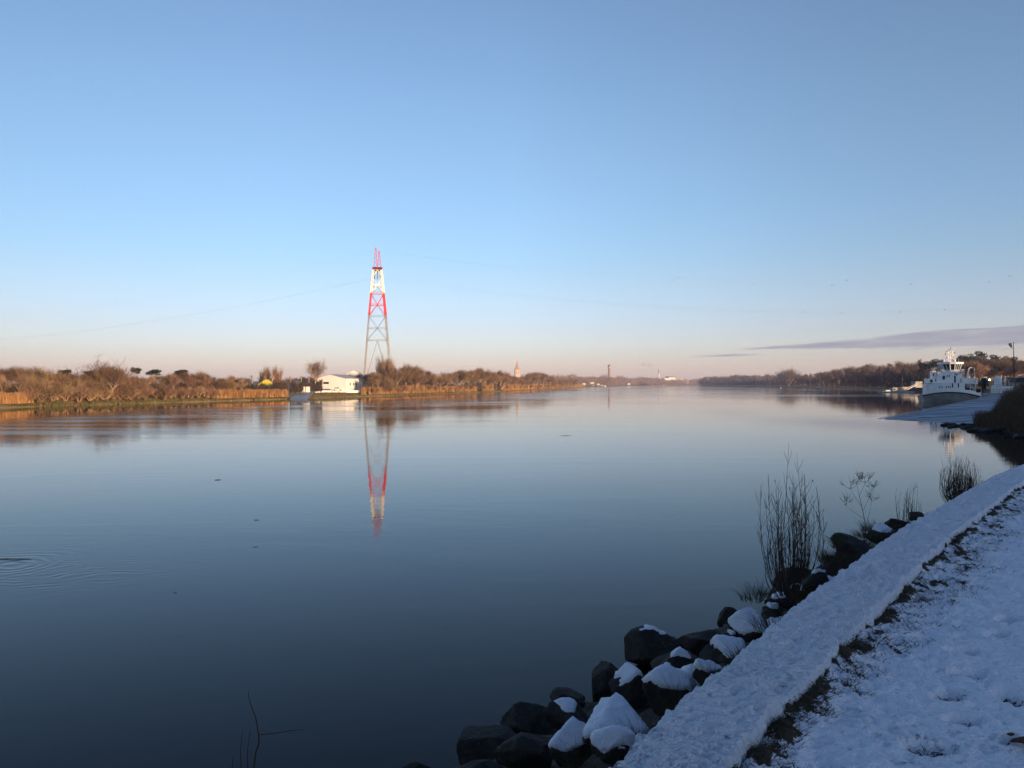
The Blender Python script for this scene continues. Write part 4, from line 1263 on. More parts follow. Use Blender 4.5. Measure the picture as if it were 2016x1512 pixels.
for px, py, n, hh, rad, lab, Y in ((1335, 1385, 160, .26, .10, 'grass tuft with long stalks before the big snowy slab', None), (1225, 1470, 120, .22, .09, 'grass stalks between the wide flat boulder and the wall', None), (1260, 1450, 130, .2, .10, 'dark grass tuft at the right end of the wide flat boulder', None),
                             (1405, 1345, 150, .24, .10, 'grass tuft against the wall right of the big slab', None), (1470, 1290, 170, .22, .12, 'drooping grass tuft under the pointed snowy rock', None), (1530, 1230, 260, .24, .2, 'dark grass mass beside the wall above the pointed snowy rock', None),
                             (1480, 1175, 110, .26, .14, 'thin grass blades at the water left of the tall bush', 9.5), (1500, 1165, 100, .24, .12, 'curling grass clump just left of the tall bush foot', 9.3), (1680, 1070, 480, .22, .24, 'bushy dark grass tuft under the dry flower', 9.6),
                             (1650, 1100, 340, .2, .22, 'dark grass overhanging the rocks left of the dry flower', 9.2), (1730, 1040, 260, .2, .2, 'grass tuft right of the dry flower', 10.3), (1740, 1055, 200, .22, .2, 'low grass patch along the wall right of the dry flower', 9.8), (1700, 1090, 300, .22, .3, 'dark grass carpet between the rocks under the dry flower', 8.9),
                             (1668, 1072, 300, .17, .16, 'dark grass crowning the broad boulder under the dry flower', 8.8), (1642, 1096, 220, .16, .12, 'dark grass on the boulder right of the tall bush foot', 8.2), (1712, 1050, 240, .14, .18, 'dark grass behind the long dark rock under the loose bush', 9.6), (1600, 1180, 160, .2, .15, 'grass tuft touching the wall below the snow-capped rock', None), (1140, 1500, 120, .2, .1, 'grass in front of the bottom snowy boulder', None), (1180, 1400, 60, .3, .06, 'few long stalks between the triangular boulder and the flat one', None)):
    tuft(px, py, n, hh, rad, lab, Y)

# floating sticks
def stick(px, py, L, ang, r, label, knots=5):
    Y = F*EYE/(py-756); X = (px-1008)/F*Y; rs = random.Random(px); mb = MB(); pts = []; r *= .32
    for k in range(knots+1):
        u = (k/knots-.5)*L; pts.append((u, rs.uniform(-.04, .04)*L, .01+r*.6*math.sin(math.pi*k/knots)))
    mb.tube(pts, [r*(.4+.6*math.sin(math.pi*(k+.5)/(knots+1))) for k in range(knots+1)], 5)
    o = mb.build('floating_branch', M['stem']); o.location = (X, Y, .0); o.rotation_euler = (0, 0, ang); tag(o, label, 'branch')
stick(1114, 858, 1.05, .05, .05, 'dark branch drifting on the calm mid river')
stick(28, 1101, 1.15, -.05, .035, 'long dark branch drifting with a wake at the left edge', 7)
stick(429, 945, .35, .3, .05, 'short dark stick on the water below the pylon left side')
stick(505, 1024, .22, 0, .03, 'small dark stick floating left of the pylon reflection')
stick(503, 1077, .18, .4, .02, 'thin stick floating nearer than the small dark one')
stick(345, 1167, .08, .2, .02, 'tiny dark speck of wood floating in the lower left water')

# ------------------------------------------------------------------ pylon and cables
PB = Vector((-76.8, 449, 2.6)); DIR = Vector((557, -119, 0)).normalized(); PERP = Vector((-DIR.y, DIR.x, 0))
def pylon():
    t = empty('pylon', PB, R(11), label='tall lattice pylon banded red and white above grey legs', cat='pylon')
    zt = 83-PB.z
    H1, H2, H3, H4 = zpx(622, 449)-PB.z, zpx(578, 449)-PB.z, zpx(532, 449)-PB.z, zpx(489, 449)-PB.z
    def hw(z): return interp(z, [(0, 8.0), (H1, 4.7), (H2, 3.5), (H3, 2.25), (H4, .8)])
    def corner(k, z):
        w_ = hw(z); sx, sy = ((-1, -1), (1, -1), (1, 1), (-1, 1))[k]; return Vector((sx*w_, sy*w_, z))
    def sect(name, m, z0, z1, nb, leg=.34, br=.14, panels=None):
        for k in range(4):
            mb = MB(); n = max(2, int((z1-z0)/4))
            # each leg is itself a slim lattice: two chords with lacing
            for off in (Vector((.38, 0, 0)), Vector((-.38, 0, 0))):
                mb.tube([corner(k, z0)+off, corner(k, z1)+off], leg*.55, 4)
            for j in range(n):
                a = z0+(z1-z0)*j/n; b = z0+(z1-z0)*(j+1)/n; s_ = 1 if j % 2 else -1
                mb.tube([corner(k, a)+Vector((.38*s_, 0, 0)), corner(k, b)-Vector((.38*s_, 0, 0))], .07, 3)
            mb.build(name+'_leg', m, t)
        mb = MB()
        zs = [z0+(z1-z0)*i/nb for i in range(nb+1)]
        for i in range(nb):
            a, b = zs[i], zs[i+1]
            for k in range(4):
                j = (k+1) % 4
                ma_ = (corner(k, b)+corner(j, b))/2
                if i % 2 == 0 or nb == 1:
                    mb.tube([corner(k, a), ma_], br, 4); mb.tube([corner(j, a), ma_], br, 4)
                else:
                    ma_ = (corner(k, a)+corner(j, a))/2
                    mb.tube([ma_, corner(k, b)], br, 4); mb.tube([ma_, corner(j, b)], br, 4)
                if i % 2 == 0 or i == nb-1: mb.tube([corner(k, b), corner(j, b)], br*1.3, 4)
        mb.build(name+'_bracing', m, t)
    Hm = zpx(670, 449)-PB.z
    sect('lower', M['steel'], 0, Hm, 1, br=.16); sect('grey', M['steel'], Hm, H1, 2, br=.13)
    sect('red', M['red_paint'], H1, H2, 2, leg=.5, br=.17)
    sect('white', M['white_band'], H2, H3, 3, leg=.55, br=.2)
    mb = MB(); mb.box((0, 0, H3+.2), (5.4, 5.4, .5)); mb.box((0, 0, H3+1.3), (5.6, 5.6, .12)); 
    for k in range(4):
        a, b = corner(k, H3)*1.15, corner((k+1) % 4, H3)*1.15
        mb.tube([Vector((a.x, a.y, H3+1.3)), Vector((b.x, b.y, H3+1.3))], .06, 4)
    mb.build('platform', mat('dark_red_paint', (.25, .05, .035), .6, var=.3), t)
    # twin peaks, one ahead of the other
    for s_, htop in ((-1, H4), (1, H4-.6)):
        mb = MB(); cx, cy = s_*1.1, s_*3.2
        tip = Vector((cx*.9, cy*1.0, htop if s_ < 0 else H4-1))
        base = [Vector((cx+dx, cy*.35+dy, H3+.3)) for dx, dy in ((-1.1, -1.0), (1.1, -1.0), (1.1, 1.0), (-1.1, 1.0))]
        top = [tip+Vector((dx, dy, 0)) for dx, dy in ((-.28, -.28), (.28, -.28), (.28, .28), (-.28, .28))]
        for a, b in zip(base, top): mb.tube([a, b], .15, 4)
        for i in range(5):
            for k in range(4):
                j = (k+1) % 4
                mb.tube([base[k].lerp(top[k], i/5), base[j].lerp(top[j], (i+1)/5)], .08, 3)
        mb.build('peak', M['red_paint'], t)
    mb = MB()
    for k in range(4): c_ = corner(k, 0); mb.box((c_.x, c_.y, -.3), (2, 2, 1.6))
    mb.build('footing', M['concrete'], t)
    # insulator strings
    for s_ in (-1, 0, 1):
        mb = MB(); mb.lathe([(.12, -5.2), (.25, -5), (.12, -4.5), (.25, -4), (.12, -3.4), (.25, -3), (.12, -2.4), (.25, -2), (.12, -1.2), (.2, -.6), (.1, 0)], (s_*1.5, -s_*2.4, H3), 6)
        mb.build('insulator', M['brick'], t)
pylon()
def span(z0, a, b, lat, right, label, balls, name, r, s_=0.0):
    def P(t):
        q = Vector((PB.x, PB.y, 0))+PERP*lat+Vector((557, -119, 0))*(t if right else -t)
        z = z0-4*s_*t*(1-t) if right else z0-a*t+b*t*t
        return Vector((q.x, q.y, z))
    mb = MB(); n = 60; T = 1.0 if right else .75
    mb.tube([P(T*i/n) for i in range(n+1)], r, 4)
    o = mb.build(name, M['cable']); tag(o, label, 'cable')
    for px in balls:
        k = (px-1008)/F
        best = min((abs(P(i/2000*T).x-k*P(i/2000*T).y), i) for i in range(2001))[1]
        q = P(best/2000*T)
        bm = bmesh.new(); bmesh.ops.create_icosphere(bm, subdivisions=2, radius=.27); me = bpy.data.meshes.new('marker_ball'); bm.to_mesh(me); bm.free(); me.materials.append(M['marker'])
        ob = put('marker_ball', me, o); ob.location = q
span(82.6, 0, 0, 3.2, True, 'upper earth wire with marker balls running right from the pylon top', [839, 1003, 1163, 1326, 1482, 1638, 1794, 1947], 'earth_wire', .012, 27.3)
span(81.0, 0, 0, -3.2, True, 'lower of the two earth wires running right from the pylon top', [1337, 1667, 1988], 'earth_wire', .012, 24.0)
span(82.6, 122, 97, 3.2, False, 'upper earth wire with marker balls falling left from the pylon top', [577, 461, 291, 116], 'earth_wire', .012)
span(81.0, 104, 80, -3.2, False, 'lower of the two earth wires falling left from the pylon top', [632, 228, 100], 'earth_wire', .012)
for lat, z0, w1, w2, bl in ((-6, 65.4, 'nearest', '', [1480, 1657]), (0, 66.6, 'middle', '', [1585, 1772]), (6, 67.8, 'farthest', '', [1860])):
    span(z0, 0, 0, lat, True, w1+' power line crossing the river right of the pylon', bl, 'power_cable', .013, 25.3)
    span(z0, 109.6, 81, lat, False, w1+' power line sloping down to the left of the pylon', [], 'power_cable', .011)

# ------------------------------------------------------------------ buildings on the far bank
def house(name, loc, w_, d_, he, ha, rz, label, wall, roof, gable_front=True, win=(), cat='house', grp=None, door=None):
    t = empty(name, loc, rz, label=label, cat=cat, group=grp)
    mb = MB(); x, y = w_/2, d_/2
    if gable_front:
        mb.prism([(-x, -.8), (x, -.8), (x, he), (0, ha), (-x, he)], -y, y)
    else:
        mb.b2(-x, x, -y, y, -.8, he)
        mb.add([(-x, -y, he), (-x, y, he), (-x, 0, ha), (x, -y, he), (x, y, he), (x, 0, ha)], [(0, 2, 1), (3, 4, 5), (0, 3, 5, 2), (1, 2, 5, 4)])
    mb.build('wall', wall, t)
    rf = MB(); e = .3; th = .14
    if gable_front:
        sl = (ha-he)/x
        for s_ in (-1, 1):
            vs = []
            for yy in (-y-e, y+e):
                vs += [(0, yy, ha+.03), (s_*(x+e), yy, he-sl*e+.03), (s_*(x+e), yy, he-sl*e+.03+th), (0, yy, ha+.03+th)]
            rf.add(vs, [(0, 1, 2, 3), (7, 6, 5, 4), (0, 4, 5, 1), (3, 2, 6, 7), (1, 5, 6, 2)])
    else:
        sl = (ha-he)/y
        for s_ in (-1, 1):
            vs = []
            for xx in (-x-e, x+e):
                vs += [(xx, 0, ha+.03), (xx, s_*(y+e), he-sl*e+.03), (xx, s_*(y+e), he-sl*e+.03+th), (xx, 0, ha+.03+th)]
            rf.add(vs, [(0, 1, 2, 3), (7, 6, 5, 4), (0, 4, 5, 1), (3, 2, 6, 7), (1, 5, 6, 2)])
    rf.build('roof', roof, t)
    for wx, wz, ww, wh, side in win:
        mb = MB()
        if side == 'f': mb.b2(wx-ww/2, wx+ww/2, -y-.04, -y+.02, wz, wz+wh)
        else: mb.b2(x-.02, x+.04, wx-ww/2, wx+ww/2, wz, wz+wh)
        mb.build('window', M['glass_dark'], t)
    if door:
        mb = MB(); dx, dw, dh = door; mb.b2(dx-dw/2, dx+dw/2, -y-.05, -y+.02, 0, dh); mb.build('door', M['roof_grey'], t)
    return t
hall = house('white_hall', (*( (661-1008)/F*350, 356), 2.3), 13.6, 26, 5.6, 7.3, R(-3), 'large white hall with a low gable beside the slipway', M['white_wall'], M['roof_grey'], win=[(-2, 3.2, 2.4, .9, 'f'), (-6, 2.6, 1.6, 1.1, 'r'), (0, 2.6, 1.6, 1.1, 'r'), (5, 2.6, 1.6, 1.1, 'r')], cat='hall', door=(-4.6, 1.6, 2.6))
mb = MB(); mb.b2(-.9, -.2, -12.06, -11.98, .6, 2.9); mb.b2(.6, 1.3, -12.06, -11.98, .6, 2.9); mb.build('pale_door', M['concrete'], hall)
mb = MB(); mb.b2(-6.36, 6.36, -12.06, -11.97, 5.2, 5.45); mb.build('fascia', M['wood_old'], hall)
def yellow_hut():
    Y = 292; t = empty('yellow_hut', ((525-1008)/F*Y, Y, 2.2), R(8), label='small hut with a bright yellow hipped roof behind the long reed bed', cat='hut')
    mb = MB(); mb.b2(-3.6, 3.6, -3, 3, -.5, 2.2); mb.build('wall', M['white_wall'], t)
    mb = MB(); mb.add([(-4.2, -3.5, 2.2), (4.2, -3.5, 2.2), (4.2, 3.5, 2.2), (-4.2, 3.5, 2.2), (-.5, 0, 4.9), (.5, 0, 4.9)], [(0, 1, 5, 4), (1, 2, 5), (2, 3, 4, 5), (3, 0, 4), (3, 2, 1, 0)]); mb.build('roof', M['yellow_roof'], t)
    mb = MB(); mb.b2(-1.0, 0, -3.04, -2.98, 0, 1.9); mb.build('door', M['wood_old'], t)
    mb = MB(); mb.b2(1.2, 2.4, -3.04, -2.98, .8, 1.7); mb.build('window', M['glass_dark'], t)
yellow_hut()
def quay():
    Y = 333
    a = Vector(((620-1008)/F*Y, Y, 0)); b = Vector(((707-1008)/F*346, 346, 0))
    mid = (a+b)/2; ang = math.atan2(b.y-a.y, b.x-a.x); L = (b-a).length
    mb = MB(); mb.box((0, 0, 0), (L, .5, 1.0)); o = mb.build('quay_wall', M['white_wall']); o.location = (mid.x, mid.y, 2.2); o.rotation_euler = (0, 0, ang)
    tag(o, 'long low white wall on the bank in front of the hall', 'wall')
    # slipway with frost
    p0 = at(556, 787, shore(787)); rows = []
    A = [at(567, 786.8, shore(786.8)), at(603, 786.0, shore(786.0))]
    B = [at(588, 773, 320), at(623, 771.5, 325)]
    vs = []
    for k in range(9):
        t = k/8; l = A[0].lerp(B[0], t); r = A[1].lerp(B[1], t)
        for u in range(7):
            q = l.lerp(r, u/6); q.z = lerp(-.25, 2.75, t)+.04*random.uniform(-1, 1); vs.append(tuple(q))
    me = bpy.data.meshes.new('slipway'); me.from_pydata(vs, [], [(k*7+u, k*7+u+1, (k+1)*7+u+1, (k+1)*7+u) for k in range(8) for u in range(6)])
    me.materials.append(M['slip_frost']); o = put('slipway', me); tag(o, 'frosted blue slipway running down into the river left of the hall', 'slipway')
M['slip_frost'] = mat('frosted_concrete', (.34, .40, .50), .5, col2=(.14, .15, .17), vscale=1.1)
quay()
for px, top, base, Y, lab in ((496, 739, 766, 300, 'slim timber pole left of the yellow hut'), (572, 741, 772, 318, 'leftmost of the three timber poles by the slipway'), (593, 740, 772, 322, 'middle timber pole of three by the slipway'), (608, 741, 772, 326, 'right timber pole of three, nearest the hall')):
    mb = MB(); X = (px-1008)/F*Y; zb = zpx(base, Y); zt = zpx(top, Y)
    mb.tube([(0, 0, -2), (0.05, 0, (zt-zb)*.5), (.0, 0, zt-zb)], [.32, .28, .22], 7)
    t = empty('utility_pole', (X, Y, zb), 0, label=lab, cat='pole', group='timber poles on the far bank'); mb.build('pole', M['stone_pale'], t)
    mb = MB(); mb.b2(-.6, .6, -.08, .08, zt-zb-.5, zt-zb-.38); mb.build('crossbar', M['wood_old'], t)
def kiosk():
    Y = 316; t = empty('kiosk', (*((602-1008)/F*Y, Y), 2.5), R(5), label='small white kiosk between the poles at the top of the slipway', cat='kiosk')
    mb = MB(); mb.b2(-1.5, -.15, -1, 1, -.3, 1.9); mb.build('wall', M['white_wall'], t); mb = MB(); mb.b2(.15, 1.5, -1, 1, -.3, 1.9); mb.build('side_wall', M['white_wall'], t)
    mb = MB(); mb.b2(-1.7, 1.7, -1.2, 1.2, 1.9, 2.15); mb.build('roof', M['grass_far'], t)
kiosk()
def car():
    Y = 338; t = empty('parked_car', (*((665-1008)/F*Y, Y), 2.6), R(4), label='white car parked in front of the hall', cat='car')
    mb = MB(); mb.prism([(-2.1, .3), (2.1, .3), (2.15, .8), (1.2, .95), (.7, 1.45), (-1.0, 1.48), (-1.7, .98), (-2.15, .85)], -.85, .85); mb.build('body', M['white_paint'], t)
    mb = MB(); mb.prism([(1.05, .98), (.62, 1.38), (-.95, 1.4), (-1.5, .98)], -.87, .87); mb.build('window', M['glass_dark'], t)
    for x in (-1.35, 1.35):
        for y in (-.82, .82):
            mb = MB(); mb.tube([(x, y-.1, .32), (x, y+.1, .32)], .32, 14); mb.build('wheel', M['dark_rubber'], t)
car()
house('distant_house', (*((697-1008)/F*430, 430), 2.8), 7, 9, zpx(735, 430)-2.8, zpx(729, 430)-2.8, R(10), 'small sunlit cream building top showing behind the hall', M['white_wall'], M['roof_grey'])
house('long_shed', (*((868-1008)/F*520, 520), 3), 34, 10, zpx(739, 520)-3, zpx(736.5, 520)-3, R(-8), 'long pale-roofed shed glimpsed over the trees right of the pylon', M['roof_grey'], M['white_wall'], gable_front=False, cat='shed')
def platform_hut():
    p, n = shore_left(893); q = p+n*1.5; t = empty('fishing_platform', (q.x, q.y, 0), R(18), label='timber fishing platform on stilts with rusty railings at the shore', cat='fishing platform')
    mb = MB()
    for x in (-4, -1.4, 1.4, 4):
        for y in (-1.8, 1.8): mb.tube([(x, y, -1), (x, y, 4.2 if abs(x) < 2 else 3.2)], .13, 5)
    mb.build('stilts', M['wood_old'], t)
    mb = MB(); mb.b2(-4.6, 4.6, -2.1, 2.1, 2.1, 2.35); mb.build('deck', M['wood_old'], t)
    mb = MB(); 
    for z in (2.8, 3.3): mb.b2(-4.6, 4.6, -2.16, -2.06, z, z+.1)
    mb.tube([(-4.4, -2, 3.3), (-1, -2, 4.4), (4.5, -2, 3.3)], .08, 4); mb.build('railing', M['rust'], t)
    mb = MB(); mb.b2(-4.4, -2.2, -1.6, 1.6, .1, 2.0); mb.build('boat_shelter', M['black_metal'], t)
M['rust'] = mat('rusty_paint', (.36, .13, .06), .8, var=.3)
platform_hut()
def church():
    Y = 1220; t = empty('church', (*((1018-1008)/F*Y, Y), 4), R(12), label='pale stone church tower with a slender pointed spire', cat='church')
    zb = zpx(728.5, Y)-4; zs = zpx(708, Y)-4
    mb = MB(); mb.b2(-3.3, 3.3, -3.3, 3.3, -1, zb); mb.build('tower', M['church_stone'], t)
    mb = MB(); mb.add([(-3.3, -3.3, zb+.2), (3.3, -3.3, zb+.2), (3.3, 3.3, zb+.2), (-3.3, 3.3, zb+.2), (-1.7, -1.7, zb+5), (1.7, -1.7, zb+5), (1.7, 1.7, zb+5), (-1.7, 1.7, zb+5), (0, 0, zs)],
        [(0, 1, 5, 4), (1, 2, 6, 5), (2, 3, 7, 6), (3, 0, 4, 7), (4, 5, 8), (5, 6, 8), (6, 7, 8), (7, 4, 8), (3, 2, 1, 0)]); mb.build('spire', mat('spire_slate', (.36, .24, .20), .8, var=.15), t)
    for sx in (-1, 1):
        for sy in (-1, 1): mb = MB(); mb.add([(sx*2.9-.5, sy*2.9-.5, zb+.25), (sx*2.9+.5, sy*2.9-.5, zb+.25), (sx*2.9+.5, sy*2.9+.5, zb+.25), (sx*2.9-.5, sy*2.9+.5, zb+.25), (sx*2.9, sy*2.9, zb+3.6)], [(0, 1, 4), (1, 2, 4), (2, 3, 4), (3, 0, 4), (3, 2, 1, 0)]); mb.build('pinnacle', M['church_stone'], t)
    for x in (-1.4, 1.4): mb = MB(); mb.b2(x-.5, x+.5, -3.36, -3.28, zb-6, zb-2); mb.build('belfry_opening', M['slate'], t)
    mb = MB(); mb.b2(-.06, .06, -.06, .06, zs-.2, zs+1.6); mb.b2(-.5, .5, -.05, .05, zs+.9, zs+1.0); mb.build('cross', M['black_metal'], t)
    mb = MB(); mb.prism([(-5, -1), (5, -1), (5, 9), (0, 14), (-5, 9)], 3.4, 26); mb.build('nave', M['slate'], t)
church()
def lead_tower():
    Y = 2900; t = empty('round_tower', (*((1199.5-1008)/F*Y, Y), 5), 0, label='tall round brick shot tower on the distant shore', cat='tower')
    h = zpx(719.5, Y)-5
    mb = MB(); mb.lathe([(4.9, -2), (4.7, h*.5), (4.5, h-14)], n=20); mb.build('shaft', M['brick'], t)
    mb = MB(); mb.lathe([(5.0, h-14), (5.3, h-12), (5.3, h-3), (5.9, h-2.4), (5.9, h-1)], n=20); mb.build('lantern_gallery', M['brick'], t)
    mb = MB(); mb.lathe([(5.9, h-1), (2, h+3), (.4, h+4.5)], n=20); mb.build('cap', M['slate'], t)
    mb = MB(); mb.tube([(.8, -5.6, h-8), (.8, -5.2, h-8)], 2.0, 12); mb.build('clock', M['white_band'], t)
lead_tower()
def chimney():
    Y = 3600; t = empty('chimney', (*((1297-1008)/F*Y, Y), 5), 0, label='slim red and white factory chimney trailing smoke', cat='chimney')
    h = zpx(727.5, Y)-5; z = [0, h*.55, h*.78, h]
    for i, (m, a, b) in enumerate(((M['white_band'], -2, .30), (M['red_paint'], .30, .40), (M['white_band'], .40, .74), (M['brick'], .74, 1.0))):
        a = a if a < 0 else a*h; mb = MB(); mb.lathe([(3.6-1.0*max(0, a)/h, a), (3.6-1.0*b, b*h)], n=14); mb.build('stack_band', m, t)
chimney()
def factory():
    Y = 3450; t = empty('factory', (*((1322-1008)/F*Y, Y), 5), R(8), label='pale sunlit factory block right of the red and white chimney', cat='factory')
    k = Y/F
    for nm, x0, x1, top, m in (('wing', -17, -9, 744.5, M['white_wall']), ('main_block', -9, 4, 742.8, M['white_wall']), ('long_wing', 4, 20, 745.5, M['church_stone']), ('end_block', 21, 32, 749, M['white_wall'])):
        mb = MB(); mb.b2(x0*k, x1*k-.3, -20, 20, -2, zpx(top, Y)-5); mb.build(nm, m, t)
    mb = MB(); mb.b2(-10*k, 4*k, -24, 24, zpx(742.8, Y)-5, zpx(741.2, Y)-5); mb.build('roof', M['slate'], t)
    for x in (-6, -2, 1, 7, 12, 16): mb = MB(); mb.b2(x*k-2, x*k+2.4, -20.5, -19.9, zpx(752, Y)-5, zpx(747.5, Y)-5); mb.build('window', M['slate'], t)
factory()
random.seed(31)
for i, (px, py, wpx, Y) in enumerate(((1093, 744, 5, 1400), (1112, 744, 5, 1550), (1127, 746, 6, 1650), (1138, 744, 4, 1750), (1150, 752, 6, 1600), (1166, 750, 7, 1750), (1178, 753, 6, 1850), (1205, 752, 5, 2100), (1284, 755, 7, 2900), (1306, 755, 8, 3000), (1497, 742, 9, 2350), (1238, 752, 5, 2400))):
    k = Y/F; z0 = zpx(py+5, Y)
    labs = ['small house left end of the hillside beyond the church', 'pale house second along the hillside beyond the church', 'cream house mid hillside left of the round tower', 'little pale house high on the hillside', 'white waterside house by the white boats', 'wide pale waterside house left of the round tower', 'white house at the water just left of the round tower',
            'small white house directly right of the round tower foot', 'long low pale roof at the far waterline left of the chimney', 'pale low building at the far waterline below the chimney', 'sunlit pale roof glimpsed over the far right bank trees', 'tiny pale house midway between the tower and the chimney']
    house('distant_house', ((px-1008)/F*Y, Y, z0), wpx*k, 10, (2.6 if i not in (8, 9) else 1.6)*k*1.0, 4.0*k*(1 if i not in (8, 9) else .6), R(random.uniform(-10, 15)), labs[i], M['white_wall'], M['tile_roof'] if i % 3 else M['slate'], gable_front=False)

# ------------------------------------------------------------------ boats
def small_boat(px, py, L, rz, label, hullm, mast=0, cabin=True, Y=None):
    Y = Y or shore(py); t = empty('sailing_boat' if mast else 'motor_boat', (*((px-1008)/F*Y, Y), 0), rz, label=label, cat='boat')
    mb = MB(); n = 12; rows = []
    for i in range(n+1):
        u = i/n; x = (u-.45)*L; w_ = .17*L*math.sin(math.pi*min(1, (1-u)*.62+.0))**.7 if u < 1 else 0
        w_ = .16*L*(1-max(0, (u-.45)/.55)**2.2)*(.85 if u < .1 else 1); sh = .09*L+.03*L*max(0, u-.4)
        rows.append([(x, -w_, sh), (x, -w_*.75, -.02*L), (x, 0, -.05*L), (x, w_*.75, -.02*L), (x, w_, sh)])
    vs = [v for r in rows for v in r]; fs = [(i*5+k, i*5+k+1, (i+1)*5+k+1, (i+1)*5+k) for i in range(n) for k in range(4)]+[(i*5, (i+1)*5, (i+1)*5+4, i*5+4) for i in range(n)]+[(0, 4, 3, 2, 1)]
    mb.add(vs, fs); mb.build('hull', hullm, t)
    if cabin: mb = MB(); mb.box((-.02*L, 0, .13*L), (.32*L, .2*L, .1*L), taper=.85); mb.build('cabin', M['white_paint'], t)
    if mast:
        mb = MB(); mb.tube([(.05*L, 0, .05*L), (.05*L, 0, mast)], [.09, .06], 6); mb.build('mast', M['white_band'], t)
        mb = MB(); mb.tube([(.05*L, 0, .22*L), (-.38*L, 0, .2*L)], .12, 6); mb.build('boom', M['white_band'], t)
        mb = MB(); mb.tube([(.05*L, 0, mast*.97), (.52*L, 0, .13*L)], .03, 3); mb.tube([(.05*L, 0, mast*.97), (-.44*L, 0, .1*L)], .03, 3); mb.build('rigging', M['cable'], t)
    return t
small_boat(1611, 765, 11, R(70), 'dark-hulled sailing boat with a bare mast moored off the right bank', M['black_metal'], mast=zpx(733, 860), Y=860)
small_boat(1149, 761, 14, R(20), 'small white boat with a tall cabin moored left of the tower', M['white_paint'], mast=9, Y=1550)
small_boat(1185, 760, 17, R(-10), 'white motor boat moored below the round tower', M['white_paint'], Y=1800)
small_boat(1168, 760, 15, R(5), 'low white motor boat among the distant moorings', M['white_paint'], Y=1750)
Yp = 1180; mb = MB(); mb.tube([(0, 0, -2), (0, 0, zpx(742, Yp))], [.35, .22], 6); t = empty('channel_pole', ((1545-1008)/F*Yp, Yp, 0), label='thin pole standing in the water left of the sailing boat', cat='pole'); mb.build('pole', M['wood_old'], t)
mb = MB(); mb.lathe([(.5, 0), (.5, 1.2), (.1, 1.8)], (0, 0, zpx(742, Yp)-1), 8); mb.build('top_mark', M['wood_old'], t)
mb = MB(); mb.lathe([(1.0, -.4), (1.1, .5), (.4, 1.6), (.1, 2.2)], n=10); t = empty('mooring_buoy', ((1537-1008)/F*1000, 1000, 0), label='small pale buoy on the water left of the pole', cat='buoy'); mb.build('float', M['white_wall'], t)
for i in range(9):
    px = 1062+i*5.5; p, n = shore_left(px); mb = MB(); mb.tube([(0, 0, -1), (0, 0, random.uniform(3, 4.5))], .28, 5); o = mb.build('mooring_post', M['wood_old']); q = p-n*4; o.location = (q.x, q.y, 0)
    tag(o, 'timber mooring post standing off the tapering left bank', 'post', 'row of mooring posts off the left bank')
def pontoon():
    Y = 520; t = empty('pontoon', ((1770-1008)/F*Y, Y, 0), R(6), label='grey pontoon with pale cabins and a gangway in front of the dark bank', cat='pontoon')
    mb = MB(); mb.b2(-13, 9, -3, 3, -.3, .75); mb.build('deck', M['concrete'], t)
    for x0, x1, h in ((-5.5, -2, 3.2), (.5, 5, 3.6)):
        mb = MB(); mb.b2(x0, x1, -1.8, 1.8, .75, h); c_ = mb.build('cabin', M['concrete'], t)  # cabins in dim grey: shade put into the colour, not real concrete
        mb = MB(); mb.b2(x0+.5, x0+1.6, -1.86, -1.78, 1.6, 2.5); mb.build('window', M['glass_dark'], c_)
    mb = MB(); mb.tube([(1, -2, .7), (1, -2, zpx(739.5, Y))], [.14, .08], 5); mb.build('mast', M['wood_old'], t)
    mb = MB(); mb.tube([(5, 0, 1.6), (22, 14, 5.0)], .25, 4); mb.tube([(5, 0, 2.6), (22, 14, 6.0)], .12, 4)
    for k in range(7): u = k/6; mb.tube([(5+17*u, 14*u, 1.6+3.4*u), (5+17*u, 14*u, 2.6+3.4*u)], .08, 3)
    mb.build('gangway', M['white_band'], t)
    mb = MB(); mb.b2(20, 25, 13, 18, 3, 7.2); mb.build('shore_hut', M['concrete'], t)
    mb = MB()
    for k in range(12): mb.tube([(-13+k*2, -2.9, .75), (-13+k*2, -2.9, 1.9)], .06, 3)
    mb.tube([(-13, -2.9, 1.9), (9, -2.9, 1.9)], .06, 3); mb.build('railing', M['steel'], t)
pontoon()
small_boat(1748, 766, 9, R(2), 'low pale motor boat alongside the left end of the pontoon', M['concrete'], Y=505)  # hull takes the same dim grey, standing in for shade

